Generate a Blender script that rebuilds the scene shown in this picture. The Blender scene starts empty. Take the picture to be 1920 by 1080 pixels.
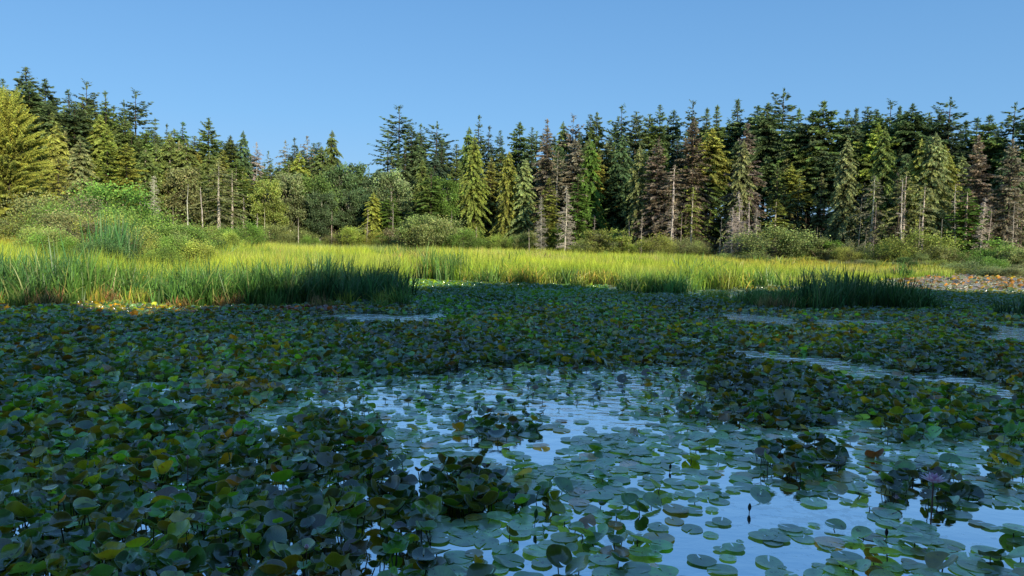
import bpy, math, random
import numpy as np
from mathutils import Matrix, Vector

R = math.radians
SC = bpy.context.scene
COL = SC.collection
rng = np.random.default_rng(7)
random.seed(7)

# ------------------------------------------------------------------ camera
FP = 1387.0                      # focal length in photo pixels
CAMH = 2.4
PITCH, ROLL = R(3.79), R(1.4)
_f = np.array([0, math.cos(PITCH), -math.sin(PITCH)])
_r = np.array([1.0, 0, 0]); _u = np.array([0, math.sin(PITCH), math.cos(PITCH)])
CR = math.cos(ROLL) * _r + math.sin(ROLL) * _u
CU = -math.sin(ROLL) * _r + math.cos(ROLL) * _u
CP = np.array([0, 0, CAMH])

def ray(px, py):
    return _f + CR * (px - 960) / FP - CU * (py - 540) / FP
def at(px, py, z=0.0):
    d = ray(px, py); t = (z - CAMH) / d[2]
    return CP + d * t
def ptd(px, py, dist):
    d = ray(px, py)
    return CP + d * (dist / d[1])
def proj(P):
    Q = P - CP
    z = Q @ _f
    return 960 + FP * (Q @ CR) / z, 540 - FP * (Q @ CU) / z
def horizon(px):
    return 540 - FP * math.tan(PITCH) / math.cos(ROLL) + (px - 960) * math.tan(ROLL)

cam = bpy.data.cameras.new("camera"); co = bpy.data.objects.new("camera", cam); COL.objects.link(co)
cam.sensor_width = 36; cam.lens = 36 * FP / 1920; cam.clip_end = 6000; cam.clip_start = 0.05
m = Matrix.Identity(4)
for i in range(3):
    m[i][0] = CR[i]; m[i][1] = CU[i]; m[i][2] = -_f[i]; m[i][3] = CP[i]
co.matrix_world = m
SC.camera = co

# ------------------------------------------------------------------ light
SUN_E, SUN_A = R(20), R(32)      # sun behind the viewer, to the right
SD = np.array([math.sin(SUN_A) * math.cos(SUN_E), -math.cos(SUN_A) * math.cos(SUN_E), math.sin(SUN_E)])
w = bpy.data.worlds.new("World"); SC.world = w; w.use_nodes = True
nt = w.node_tree; nt.nodes.clear()
sky = nt.nodes.new("ShaderNodeTexSky"); sky.sky_type = 'NISHITA'; sky.sun_disc = False
sky.sun_elevation = SUN_E; sky.sun_rotation = math.atan2(SD[0], SD[1])
sky.altitude = 50; sky.air_density = 1.0; sky.dust_density = 0.6; sky.ozone_density = 1.6
bg = nt.nodes.new("ShaderNodeBackground"); bg.inputs[1].default_value = 0.15
hs = nt.nodes.new("ShaderNodeMix"); hs.data_type = 'RGBA'; hs.blend_type = 'MULTIPLY'; hs.inputs[0].default_value = 1; hs.inputs[7].default_value = (0.52, 0.74, 0.98, 1)
nt.links.new(sky.outputs[0], hs.inputs[6])
wo = nt.nodes.new("ShaderNodeOutputWorld")
tcw = nt.nodes.new("ShaderNodeTexCoord"); sx = nt.nodes.new("ShaderNodeSeparateXYZ"); nt.links.new(tcw.outputs['Generated'], sx.inputs[0])
rw = nt.nodes.new("ShaderNodeValToRGB"); nt.links.new(sx.outputs[2], rw.inputs[0])
rw.color_ramp.elements[0].position = 0.0; rw.color_ramp.elements[0].color = (0.335 / .15, 0.55 / .15, 0.88 / .15, 1)
rw.color_ramp.elements[1].position = 0.9; rw.color_ramp.elements[1].color = (0.085 / .15, 0.22 / .15, 0.52 / .15, 1)
for q_, c_ in ((0.15, (0.225, 0.495, 0.86)), (0.42, (0.118, 0.335, 0.71))):
    el_ = rw.color_ramp.elements.new(q_); el_.color = (c_[0] / .15, c_[1] / .15, c_[2] / .15, 1)
hm = nt.nodes.new("ShaderNodeMix"); hm.data_type = 'RGBA'; hm.inputs[0].default_value = 0.75
nt.links.new(hs.outputs[2], hm.inputs[6]); nt.links.new(rw.outputs[0], hm.inputs[7]); nt.links.new(hm.outputs[2], bg.inputs[0]); nt.links.new(bg.outputs[0], wo.inputs[0])
sl = bpy.data.lights.new("sun", 'SUN'); sl.energy = 6.0; sl.angle = R(0.5); sl.color = (1.0, 0.90, 0.70)
so = bpy.data.objects.new("sun", sl); COL.objects.link(so)
so.rotation_euler = Vector(SD).to_track_quat('Z', 'Y').to_euler()
SC.view_settings.view_transform = 'Standard'; SC.view_settings.look = 'None'
SC.view_settings.exposure = 0; SC.view_settings.gamma = 1
SC.cycles.max_bounces = 5; SC.cycles.transparent_max_bounces = 4

# ------------------------------------------------------------------ materials
def new_mat(name):
    mt = bpy.data.materials.new(name); mt.use_nodes = True
    n = mt.node_tree; n.nodes.clear()
    out = n.nodes.new("ShaderNodeOutputMaterial")
    return mt, n, out
def N(n, t, **kw):
    nd = n.nodes.new(t)
    for k, v in kw.items(): setattr(nd, k, v)
    return nd
def mixc(n, a, b, fac=1.0, mode='MULTIPLY'):
    m_ = n.nodes.new("ShaderNodeMix"); m_.data_type = 'RGBA'; m_.blend_type = mode
    for idx, v in ((6, a), (7, b)):
        if hasattr(v, 'is_output') or isinstance(v, bpy.types.NodeSocket): n.links.new(v, m_.inputs[idx])
        else: m_.inputs[idx].default_value = (*v, 1)
    if isinstance(fac, bpy.types.NodeSocket): n.links.new(fac, m_.inputs[0])
    else: m_.inputs[0].default_value = fac
    return m_.outputs[2]
def mth(n, op, a, b=None, c=None):
    m_ = n.nodes.new("ShaderNodeMath"); m_.operation = op
    for i, v in enumerate((a, b, c)):
        if v is None: continue
        if isinstance(v, bpy.types.NodeSocket): n.links.new(v, m_.inputs[i])
        else: m_.inputs[i].default_value = v
    return m_.outputs[0]

def foliage_mat(name, transl=0.3, rough=0.65, spec=0.25, noise_scale=0.5, noise_amt=0.5):
    mt, n, out = new_mat(name)
    oi = N(n, "ShaderNodeObjectInfo"); at_ = N(n, "ShaderNodeAttribute", attribute_name="Col")
    c = mixc(n, oi.outputs['Color'], at_.outputs['Color'])
    tc = N(n, "ShaderNodeTexCoord"); nz = N(n, "ShaderNodeTexNoise")
    nz.inputs['Scale'].default_value = noise_scale; nz.inputs['Detail'].default_value = 3
    n.links.new(tc.outputs['Object'], nz.inputs['Vector'])
    f = mth(n, 'MULTIPLY_ADD', nz.outputs[0], noise_amt * 2, 1 - noise_amt)
    g = N(n, "ShaderNodeCombineColor")
    for i in range(3): n.links.new(f, g.inputs[i])
    c = mixc(n, c, g.outputs[0])
    p = N(n, "ShaderNodeBsdfPrincipled"); p.inputs['Roughness'].default_value = rough
    p.inputs['Specular IOR Level'].default_value = spec
    n.links.new(c, p.inputs['Base Color'])
    t = N(n, "ShaderNodeBsdfTranslucent"); n.links.new(c, t.inputs[0])
    mx = N(n, "ShaderNodeMixShader"); mx.inputs[0].default_value = transl
    n.links.new(p.outputs[0], mx.inputs[1]); n.links.new(t.outputs[0], mx.inputs[2])
    n.links.new(mx.outputs[0], out.inputs[0])
    return mt
M_NEEDLE = foliage_mat("needles", 0.24, 0.6, 0.2, 0.45, 0.35)
M_LEAF = foliage_mat("leaves", 0.35, 0.55, 0.3, 0.6, 0.3)
M_GRASS = foliage_mat("grass_blades", 0.4, 0.5, 0.25, 0.15, 0.25)
M_REED = foliage_mat("reed_blades", 0.3, 0.4, 0.35, 1.0, 0.25)

def bark_mat():
    mt, n, out = new_mat("bark")
    oi = N(n, "ShaderNodeObjectInfo"); at_ = N(n, "ShaderNodeAttribute", attribute_name="Col")
    tc = N(n, "ShaderNodeTexCoord"); mp = N(n, "ShaderNodeMapping"); mp.inputs['Scale'].default_value = (6, 6, 0.7)
    nz = N(n, "ShaderNodeTexNoise"); nz.inputs['Scale'].default_value = 2; nz.inputs['Detail'].default_value = 5
    n.links.new(tc.outputs['Object'], mp.inputs[0]); n.links.new(mp.outputs[0], nz.inputs['Vector'])
    rp = N(n, "ShaderNodeValToRGB"); rp.color_ramp.elements[0].position = 0.3; rp.color_ramp.elements[1].position = 0.7
    rp.color_ramp.elements[0].color = (0.35, 0.33, 0.3, 1); rp.color_ramp.elements[1].color = (1.25, 1.2, 1.15, 1)
    n.links.new(nz.outputs[0], rp.inputs[0])
    c = mixc(n, mixc(n, oi.outputs['Color'], at_.outputs['Color']), rp.outputs[0])
    p = N(n, "ShaderNodeBsdfPrincipled"); p.inputs['Roughness'].default_value = 0.85
    p.inputs['Specular IOR Level'].default_value = 0.2
    n.links.new(c, p.inputs['Base Color'])
    b = N(n, "ShaderNodeBump"); b.inputs['Strength'].default_value = 0.5; b.inputs['Distance'].default_value = 0.03
    n.links.new(nz.outputs[0], b.inputs['Height']); n.links.new(b.outputs[0], p.inputs['Normal'])
    n.links.new(p.outputs[0], out.inputs[0])
    return mt
M_BARK = bark_mat()

def pad_mat():
    mt, n, out = new_mat("lily_pad_skin")
    oi = N(n, "ShaderNodeObjectInfo"); at_ = N(n, "ShaderNodeAttribute", attribute_name="Col")
    uv = N(n, "ShaderNodeAttribute", attribute_name="disc")     # x,y on the unit disc, z random
    sp = N(n, "ShaderNodeSeparateXYZ"); n.links.new(uv.outputs['Vector'], sp.inputs[0])
    ang = mth(n, 'ARCTAN2', sp.outputs[1], sp.outputs[0])
    rad = mth(n, 'SQRT', mth(n, 'ADD', mth(n, 'MULTIPLY', sp.outputs[0], sp.outputs[0]), mth(n, 'MULTIPLY', sp.outputs[1], sp.outputs[1])))
    vein = mth(n, 'POWER', mth(n, 'ABSOLUTE', mth(n, 'COSINE', mth(n, 'MULTIPLY', ang, 8.5))), 14.0)
    vein = mth(n, 'MULTIPLY', vein, mth(n, 'SUBTRACT', 1.0, mth(n, 'MULTIPLY', rad, 0.8)))
    c = mixc(n, oi.outputs['Color'], at_.outputs['Color'])
    geo = N(n, "ShaderNodeNewGeometry")
    nz = N(n, "ShaderNodeTexNoise"); nz.inputs['Scale'].default_value = 9; nz.inputs['Detail'].default_value = 5
    n.links.new(geo.outputs['Position'], nz.inputs['Vector'])
    rp = N(n, "ShaderNodeValToRGB"); rp.color_ramp.elements[0].position = 0.3; rp.color_ramp.elements[1].position = 0.72
    rp.color_ramp.elements[0].color = (0.6, 0.62, 0.6, 1); rp.color_ramp.elements[1].color = (1.35, 1.3, 1.2, 1)
    n.links.new(nz.outputs[0], rp.inputs[0])
    c = mixc(n, c, rp.outputs[0])
    c = mixc(n, c, (0.16, 0.22, 0.09), mth(n, 'MULTIPLY', vein, 0.35), 'MIX')
    # brown blemishes
    nz2 = N(n, "ShaderNodeTexNoise"); nz2.inputs['Scale'].default_value = 23; nz2.inputs['Detail'].default_value = 2
    n.links.new(geo.outputs['Position'], nz2.inputs['Vector'])
    bl = mth(n, 'MULTIPLY', mth(n, 'GREATER_THAN', nz2.outputs[0], 0.66), 0.6)
    c = mixc(n, c, (0.09, 0.06, 0.02), bl, 'MIX')
    # pale rim: light caught by the pad edge, put into the colour
    rim = mth(n, 'MULTIPLY', mth(n, 'GREATER_THAN', rad, 0.965), 0.5)
    c = mixc(n, c, (0.36, 0.36, 0.22), rim, 'MIX')
    under = mixc(n, c, (2.4, 1.5, 0.4))
    cc = mixc(n, c, under, geo.outputs['Backfacing'], 'MIX')
    p = N(n, "ShaderNodeBsdfPrincipled")
    n.links.new(cc, p.inputs['Base Color'])
    rg = mth(n, 'MULTIPLY_ADD', geo.outputs['Backfacing'], 0.25, 0.36)
    n.links.new(mth(n, 'MULTIPLY_ADD', nz.outputs[0], 0.2, mth(n, 'SUBTRACT', rg, 0.1)), p.inputs['Roughness'])
    n.links.new(mth(n, 'MULTIPLY_ADD', geo.outputs['Backfacing'], -0.5, 0.75), p.inputs['Specular IOR Level'])
    p.inputs['Sheen Weight'].default_value = 0.9; p.inputs['Sheen Roughness'].default_value = 0.35; p.inputs['Sheen Tint'].default_value = (0.8, 0.95, 1.0, 1)
    p.inputs['Coat IOR'].default_value = 1.8; p.inputs['Coat Roughness'].default_value = 0.16
    n.links.new(mth(n, 'MULTIPLY_ADD', geo.outputs['Backfacing'], -0.97, 1.0), p.inputs['Coat Weight'])
    b = N(n, "ShaderNodeBump"); b.inputs['Strength'].default_value = 0.35; b.inputs['Distance'].default_value = 0.006
    n.links.new(mth(n, 'MULTIPLY_ADD', vein, -1.0, nz.outputs[0]), b.inputs['Height'])
    n.links.new(b.outputs[0], p.inputs['Normal'])
    t = N(n, "ShaderNodeBsdfTranslucent"); n.links.new(mixc(n, c, (2.0, 2.2, 0.5)), t.inputs[0])
    mx = N(n, "ShaderNodeMixShader"); mx.inputs[0].default_value = 0.22
    n.links.new(p.outputs[0], mx.inputs[1]); n.links.new(t.outputs[0], mx.inputs[2])
    n.links.new(mx.outputs[0], out.inputs[0])
    return mt
M_PAD = pad_mat()

def water_mat():
    mt, n, out = new_mat("pond_water")
    geo = N(n, "ShaderNodeNewGeometry")
    mp = N(n, "ShaderNodeMapping"); mp.inputs['Scale'].default_value = (1.0, 1.6, 1)
    n.links.new(geo.outputs['Position'], mp.inputs[0])
    nz = N(n, "ShaderNodeTexNoise"); nz.inputs['Scale'].default_value = 2.6; nz.inputs['Detail'].default_value = 5
    n.links.new(mp.outputs[0], nz.inputs['Vector'])
    nb = N(n, "ShaderNodeTexNoise"); nb.inputs['Scale'].default_value = 0.5; nb.inputs['Detail'].default_value = 3
    n.links.new(geo.outputs['Position'], nb.inputs['Vector'])
    b = N(n, "ShaderNodeBump"); b.inputs['Distance'].default_value = 0.045
    sy = N(n, "ShaderNodeSeparateXYZ"); n.links.new(geo.outputs['Position'], sy.inputs[0])
    mr = N(n, "ShaderNodeMapRange"); mr.inputs[1].default_value = 8; mr.inputs[2].default_value = 17; mr.inputs[3].default_value = 0.13; mr.inputs[4].default_value = 1.0
    n.links.new(sy.outputs[1], mr.inputs[0]); n.links.new(mr.outputs[0], b.inputs['Strength'])
    n.links.new(nz.outputs[0], b.inputs['Height'])
    g = N(n, "ShaderNodeBsdfGlossy"); g.inputs['Roughness'].default_value = 0.04
    g.inputs[0].default_value = (1.0, 1.0, 1.0, 1)
    n.links.new(b.outputs[0], g.inputs['Normal'])
    d = N(n, "ShaderNodeBsdfDiffuse"); d.inputs[0].default_value = (0.012, 0.014, 0.008, 1)
    # thin scum / submerged weed film
    film = N(n, "ShaderNodeValToRGB"); film.color_ramp.elements[0].position = 0.5; film.color_ramp.elements[1].position = 0.75
    film.color_ramp.elements[0].color = (0.0, 0.0, 0.0, 1); film.color_ramp.elements[1].color = (1, 1, 1, 1)
    n.links.new(nb.outputs[0], film.inputs[0])
    n.links.new(mixc(n, (0.012, 0.014, 0.008), (0.30, 0.27, 0.18), film.outputs[0], 'MIX'), d.inputs[0])
    lw = N(n, "ShaderNodeFresnel"); lw.inputs[0].default_value = 2.0
    n.links.new(b.outputs[0], lw.inputs['Normal'])
    nf = N(n, "ShaderNodeTexNoise"); nf.inputs['Scale'].default_value = 7; nf.inputs['Detail'].default_value = 8; nf.inputs['Roughness'].default_value = 0.7
    n.links.new(geo.outputs['Position'], nf.inputs['Vector'])
    fl2 = mth(n, 'MULTIPLY', mth(n, 'GREATER_THAN', mth(n, 'ADD', mth(n, 'MULTIPLY', nf.outputs[0], 0.6), mth(n, 'MULTIPLY', nb.outputs[0], 0.4)), 0.565), 0.13)
    fac = mth(n, 'SUBTRACT', mth(n, 'MINIMUM', mth(n, 'MULTIPLY_ADD', lw.outputs[0], 0.4, 0.82), 0.98), fl2)
    mx = N(n, "ShaderNodeMixShader"); n.links.new(fac, mx.inputs[0])
    n.links.new(d.outputs[0], mx.inputs[1]); n.links.new(g.outputs[0], mx.inputs[2])
    n.links.new(mx.outputs[0], out.inputs[0])
    return mt
M_WATER = water_mat()

def ground_mat():
    mt, n, out = new_mat("marsh_ground")
    geo = N(n, "ShaderNodeNewGeometry"); at_ = N(n, "ShaderNodeAttribute", attribute_name="Col")
    nz = N(n, "ShaderNodeTexNoise"); nz.inputs['Scale'].default_value = 1.3; nz.inputs['Detail'].default_value = 8
    n.links.new(geo.outputs['Position'], nz.inputs['Vector'])
    rp = N(n, "ShaderNodeValToRGB"); rp.color_ramp.elements[0].position = 0.3; rp.color_ramp.elements[1].position = 0.7
    rp.color_ramp.elements[0].color = (0.5, 0.5, 0.5, 1); rp.color_ramp.elements[1].color = (1.3, 1.3, 1.2, 1)
    n.links.new(nz.outputs[0], rp.inputs[0])
    p = N(n, "ShaderNodeBsdfPrincipled"); p.inputs['Roughness'].default_value = 0.95
    n.links.new(mixc(n, at_.outputs['Color'], rp.outputs[0]), p.inputs['Base Color'])
    b = N(n, "ShaderNodeBump"); b.inputs['Strength'].default_value = 0.6; b.inputs['Distance'].default_value = 0.1
    n.links.new(nz.outputs[0], b.inputs['Height']); n.links.new(b.outputs[0], p.inputs['Normal'])
    n.links.new(p.outputs[0], out.inputs[0])
    return mt
M_GROUND = ground_mat()

def petal_mat():
    mt, n, out = new_mat("lily_petal")
    at_ = N(n, "ShaderNodeAttribute", attribute_name="Col")
    tc = N(n, "ShaderNodeTexCoord"); nz = N(n, "ShaderNodeTexNoise"); nz.inputs['Scale'].default_value = 40
    n.links.new(tc.outputs['Object'], nz.inputs['Vector'])
    f = mth(n, 'MULTIPLY_ADD', nz.outputs[0], 0.4, 0.8)
    g = N(n, "ShaderNodeCombineColor")
    for i in range(3): n.links.new(f, g.inputs[i])
    c = mixc(n, at_.outputs['Color'], g.outputs[0])
    p = N(n, "ShaderNodeBsdfPrincipled"); p.inputs['Roughness'].default_value = 0.45
    n.links.new(c, p.inputs['Base Color'])
    t = N(n, "ShaderNodeBsdfTranslucent"); n.links.new(c, t.inputs[0])
    mx = N(n, "ShaderNodeMixShader"); mx.inputs[0].default_value = 0.3
    n.links.new(p.outputs[0], mx.inputs[1]); n.links.new(t.outputs[0], mx.inputs[2])
    n.links.new(mx.outputs[0], out.inputs[0])
    return mt
M_PETAL = petal_mat()

# ------------------------------------------------------------------ mesh building with numpy
class MB:
    def __init__(s): s.v = []; s.c = []; s.e = []; s.f = []; s.n = 0
    def add(s, V, F, C, E=None):
        V = np.asarray(V, float).reshape(-1, 3); F = np.asarray(F, int)
        C = np.asarray(C, float)
        if C.ndim == 1: C = np.tile(C, (len(V), 1))
        s.v.append(V); s.c.append(C); s.f.append(F + s.n)
        s.e.append(np.zeros((len(V), 3)) if E is None else E)
        s.n += len(V)
    def mesh(s, name, mat, smooth=False, disc=False):
        me = bpy.data.meshes.new(name)
        V = np.concatenate(s.v); C = np.concatenate(s.c)
        nf = sum(len(f) for f in s.f); nl = sum(f.size for f in s.f)
        me.vertices.add(len(V)); me.vertices.foreach_set("co", V.ravel())
        me.loops.add(nl); me.loops.foreach_set("vertex_index", np.concatenate([f.ravel() for f in s.f]))
        tot = np.concatenate([np.full(len(f), f.shape[1]) for f in s.f])
        me.polygons.add(nf); me.polygons.foreach_set("loop_start", np.concatenate([[0], np.cumsum(tot)[:-1]]))
        me.polygons.foreach_set("loop_total", tot)
        if smooth: me.polygons.foreach_set("use_smooth", np.ones(nf, bool))
        me.update(calc_edges=True)
        a = me.color_attributes.new("Col", 'FLOAT_COLOR', 'POINT')
        a.data.foreach_set("color", np.c_[C, np.ones(len(C))].ravel())
        if disc:
            d = me.attributes.new("disc", 'FLOAT_VECTOR', 'POINT')
            d.data.foreach_set("vector", np.concatenate(s.e).ravel())
        me.materials.append(mat)
        return me

def nrm(A): return A / np.maximum(np.linalg.norm(A, axis=-1, keepdims=True), 1e-9)

def leaves(mb, P, D, Nn, L, W, C, mid=0.5):
    """rhombic leaf quads: base P, direction D, normal N"""
    D = nrm(D); S = nrm(np.cross(D, Nn)); L = L[:, None]; W = W[:, None]
    V = np.stack([P, P + D * L * mid + S * W / 2, P + D * L, P + D * L * mid - S * W / 2], 1)
    n = len(P); F = np.arange(n * 4).reshape(n, 4)
    mb.add(V.reshape(-1, 3), F, np.repeat(C, 4, 0))

def tubes(mb, A, B, ra, rb, C, k=5):
    A = np.asarray(A, float).reshape(-1, 3); B = np.asarray(B, float).reshape(-1, 3); n = len(A)
    ra = np.broadcast_to(ra, n)[:, None]; rb = np.broadcast_to(rb, n)[:, None]
    D = nrm(B - A); up = np.where(np.abs(D[:, 2:3]) > 0.9, [[1., 0, 0]], [[0, 0, 1.]])
    U = nrm(np.cross(D, up)); W_ = np.cross(D, U)
    V = []
    for j in range(k):
        a = 2 * math.pi * j / k
        V.append(A + (U * math.cos(a) + W_ * math.sin(a)) * ra)
    for j in range(k):
        a = 2 * math.pi * j / k
        V.append(B + (U * math.cos(a) + W_ * math.sin(a)) * rb)
    V = np.stack(V, 1)
    F = np.array([[j, (j + 1) % k, k + (j + 1) % k, k + j] for j in range(k)])
    F = (np.arange(n)[:, None, None] * 2 * k + F[None]).reshape(-1, 4)
    C = np.asarray(C, float)
    if C.ndim == 2: C = np.repeat(C, 2 * k, 0)
    mb.add(V.reshape(-1, 3), F, C)

def stem_chain(mb, pts, rad, C, k=8):
    """continuous tapered tube through pts"""
    pts = np.asarray(pts, float); n = len(pts)
    T = nrm(np.gradient(pts, axis=0))
    ref = np.array([1., 0, 0]) if abs(T[0, 2]) > 0.7 else np.array([0, 0, 1.])
    U = nrm(np.cross(T, ref)); W_ = np.cross(T, U)
    V = np.stack([pts + (U * math.cos(2 * math.pi * j / k) + W_ * math.sin(2 * math.pi * j / k)) * np.asarray(rad)[:, None] for j in range(k)], 1)
    F = []
    for i in range(n - 1):
        for j in range(k):
            F.append([i * k + j, i * k + (j + 1) % k, (i + 1) * k + (j + 1) % k, (i + 1) * k + j])
    mb.add(V.reshape(-1, 3), F, C)

# ------------------------------------------------------------------ object helpers
def link(name, data, parent=None, loc=(0, 0, 0), color=None):
    o = bpy.data.objects.new(name, data); COL.objects.link(o); o.location = loc
    if parent: o.parent = parent
    if color is not None: o.color = (*color, 1)
    return o
def tag(o, label, cat, group=None, kind=None):
    if label: o["label"] = label
    if cat: o["category"] = cat
    if group: o["group"] = group
    if kind: o["kind"] = kind
    return o
def plant(name, parts, loc, rz, scale, color, trunkcol, label, cat, group=None):
    """an Empty at the base with its parts (name, mesh, uses_trunk_colour)"""
    e = link(name, None, None, loc); e.rotation_euler = (0, 0, rz); e.scale = scale
    for pn, me, tc in parts:
        link(pn, me, e, color=(trunkcol if tc else color))
    return tag(e, label, cat, group)
ORD = ["first", "second", "third", "fourth", "fifth", "sixth", "seventh", "eighth", "ninth", "tenth", "eleventh", "twelfth",
       "thirteenth", "fourteenth", "fifteenth", "sixteenth", "seventeenth", "eighteenth", "nineteenth", "twentieth"]

# ------------------------------------------------------------------ layout curves
def F_edge(px):   # distance of the forest edge for a photo column
    return np.interp(px, [-300, 0, 300, 600, 900, 1200, 1500, 1750, 1920, 2300], [88, 92, 106, 126, 128, 118, 104, 94, 88, 80])
def vnoise(x, y, s, seed=0):
    """smooth value noise, vectorised"""
    x = np.asarray(x, float) / s + seed * 17.3; y = np.asarray(y, float) / s - seed * 9.1
    xi = np.floor(x); yi = np.floor(y); fx = x - xi; fy = y - yi
    fx = fx * fx * (3 - 2 * fx); fy = fy * fy * (3 - 2 * fy)
    def h(a, b):
        v = np.sin(a * 127.1 + b * 311.7 + seed * 13.7) * 43758.5453
        return v - np.floor(v)
    return (h(xi, yi) * (1 - fx) + h(xi + 1, yi) * fx) * (1 - fy) + (h(xi, yi + 1) * (1 - fx) + h(xi + 1, yi + 1) * fx) * fy
def inpoly(x, y, poly):
    x = np.asarray(x, float); y = np.asarray(y, float); r = np.zeros(x.shape, bool)
    n = len(poly); j = n - 1
    for i in range(n):
        xi, yi = poly[i]; xj, yj = poly[j]
        c = ((yi > y) != (yj > y)) & (x < (xj - xi) * (y - yi) / ((yj - yi) or 1e-9) + xi)
        r ^= c; j = i
    return r
# front edge of the marsh (photo px on the water plane)
FRONT = [(-260, 556), (0, 558), (330, 562), (520, 556), (745, 548), (775, 523), (900, 527), (1020, 536), (1160, 532), (1185, 550),
         (1290, 547), (1400, 537), (1520, 541), (1640, 529), (1780, 523), (1800, 509), (1960, 509), (2300, 513)]
FW = np.array([at(a, b)[:2] for a, b in FRONT])
def front_y(px):
    return np.interp(px, [a for a, _ in FRONT], FW[:, 1])
def col_of(x, y):
    p, _ = proj(np.stack([x, y, np.zeros_like(x)], -1)); return p

def terrain_z(x, y):
    x = np.asarray(x, float); y = np.asarray(y, float)
    yy = np.maximum(y, 4.0)
    px = 960 + FP * x / yy
    px = np.clip(px, -300, 2300)
    fy = front_y(px) ; Fe = F_edge(px)
    marsh = np.clip((y - fy) / 1.2, 0, 1)
    z = -0.55 + marsh * 0.60 + np.clip((y - Fe) / 12, 0, 1) * 0.6 + np.clip((y - Fe - 15) / 60, 0, 1) * np.clip((900 - px) / 900, 0, 1) * 3
    z = z + 0.03 * (vnoise(x, y, 3.0, 2) - 0.5) * marsh
    # bank behind and to the right of the viewpoint
    bank = np.clip((0.5 - y + np.maximum(x - 3, 0) * 0.62) / 3.0, 0, 1)
    bank = np.where((x > 0) & (y > 70), 0, bank)
    side = np.clip((-1.0 - y) / 3.0, 0, 1)
    b2 = np.maximum(side, np.clip((x - 12 - 1.02 * np.maximum(y, 0)) / 4, 0, 1) * (y < 75))
    return np.maximum(z, -0.55 + b2 * 1.15)

# terrain sheet
def build_terrain():
    xs = np.unique(np.concatenate([np.linspace(-3000, -260, 12), np.arange(-250, 251, 2.5), np.linspace(260, 3000, 12)]))
    ys = np.unique(np.concatenate([np.linspace(-3000, -70, 10), np.arange(-60, 230, 2.0), np.linspace(240, 4500, 14)]))
    X, Y = np.meshgrid(xs, ys)
    Z = terrain_z(X, Y)
    px = 960 + FP * X / np.maximum(Y, 4)
    inm = (Y > front_y(np.clip(px, -300, 2300)))
    infor = (Y > F_edge(np.clip(px, -300, 2300)) - 2) | (Y < 0) | (Z > 0.3)
    C = np.where(infor[..., None], [0.035, 0.03, 0.018], np.where(inm[..., None], [0.12, 0.12, 0.03], [0.02, 0.017, 0.01]))
    ny, nx = X.shape
    idx = np.arange(nx * ny).reshape(ny, nx)
    F = np.stack([idx[:-1, :-1], idx[:-1, 1:], idx[1:, 1:], idx[1:, :-1]], -1).reshape(-1, 4)
    mb = MB(); mb.add(np.stack([X, Y, Z], -1).reshape(-1, 3), F, C.reshape(-1, 3))
    o = link("ground", mb.mesh("ground", M_GROUND, True)); o["kind"] = "structure"
    mb = MB(); mb.add([[-160, -6, 0], [200, -6, 0], [200, 140, 0], [-160, 140, 0]], [[0, 1, 2, 3]], (1, 1, 1))
    o = link("pond_water", mb.mesh("pond_water", M_WATER)); o["kind"] = "structure"
build_terrain()

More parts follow.
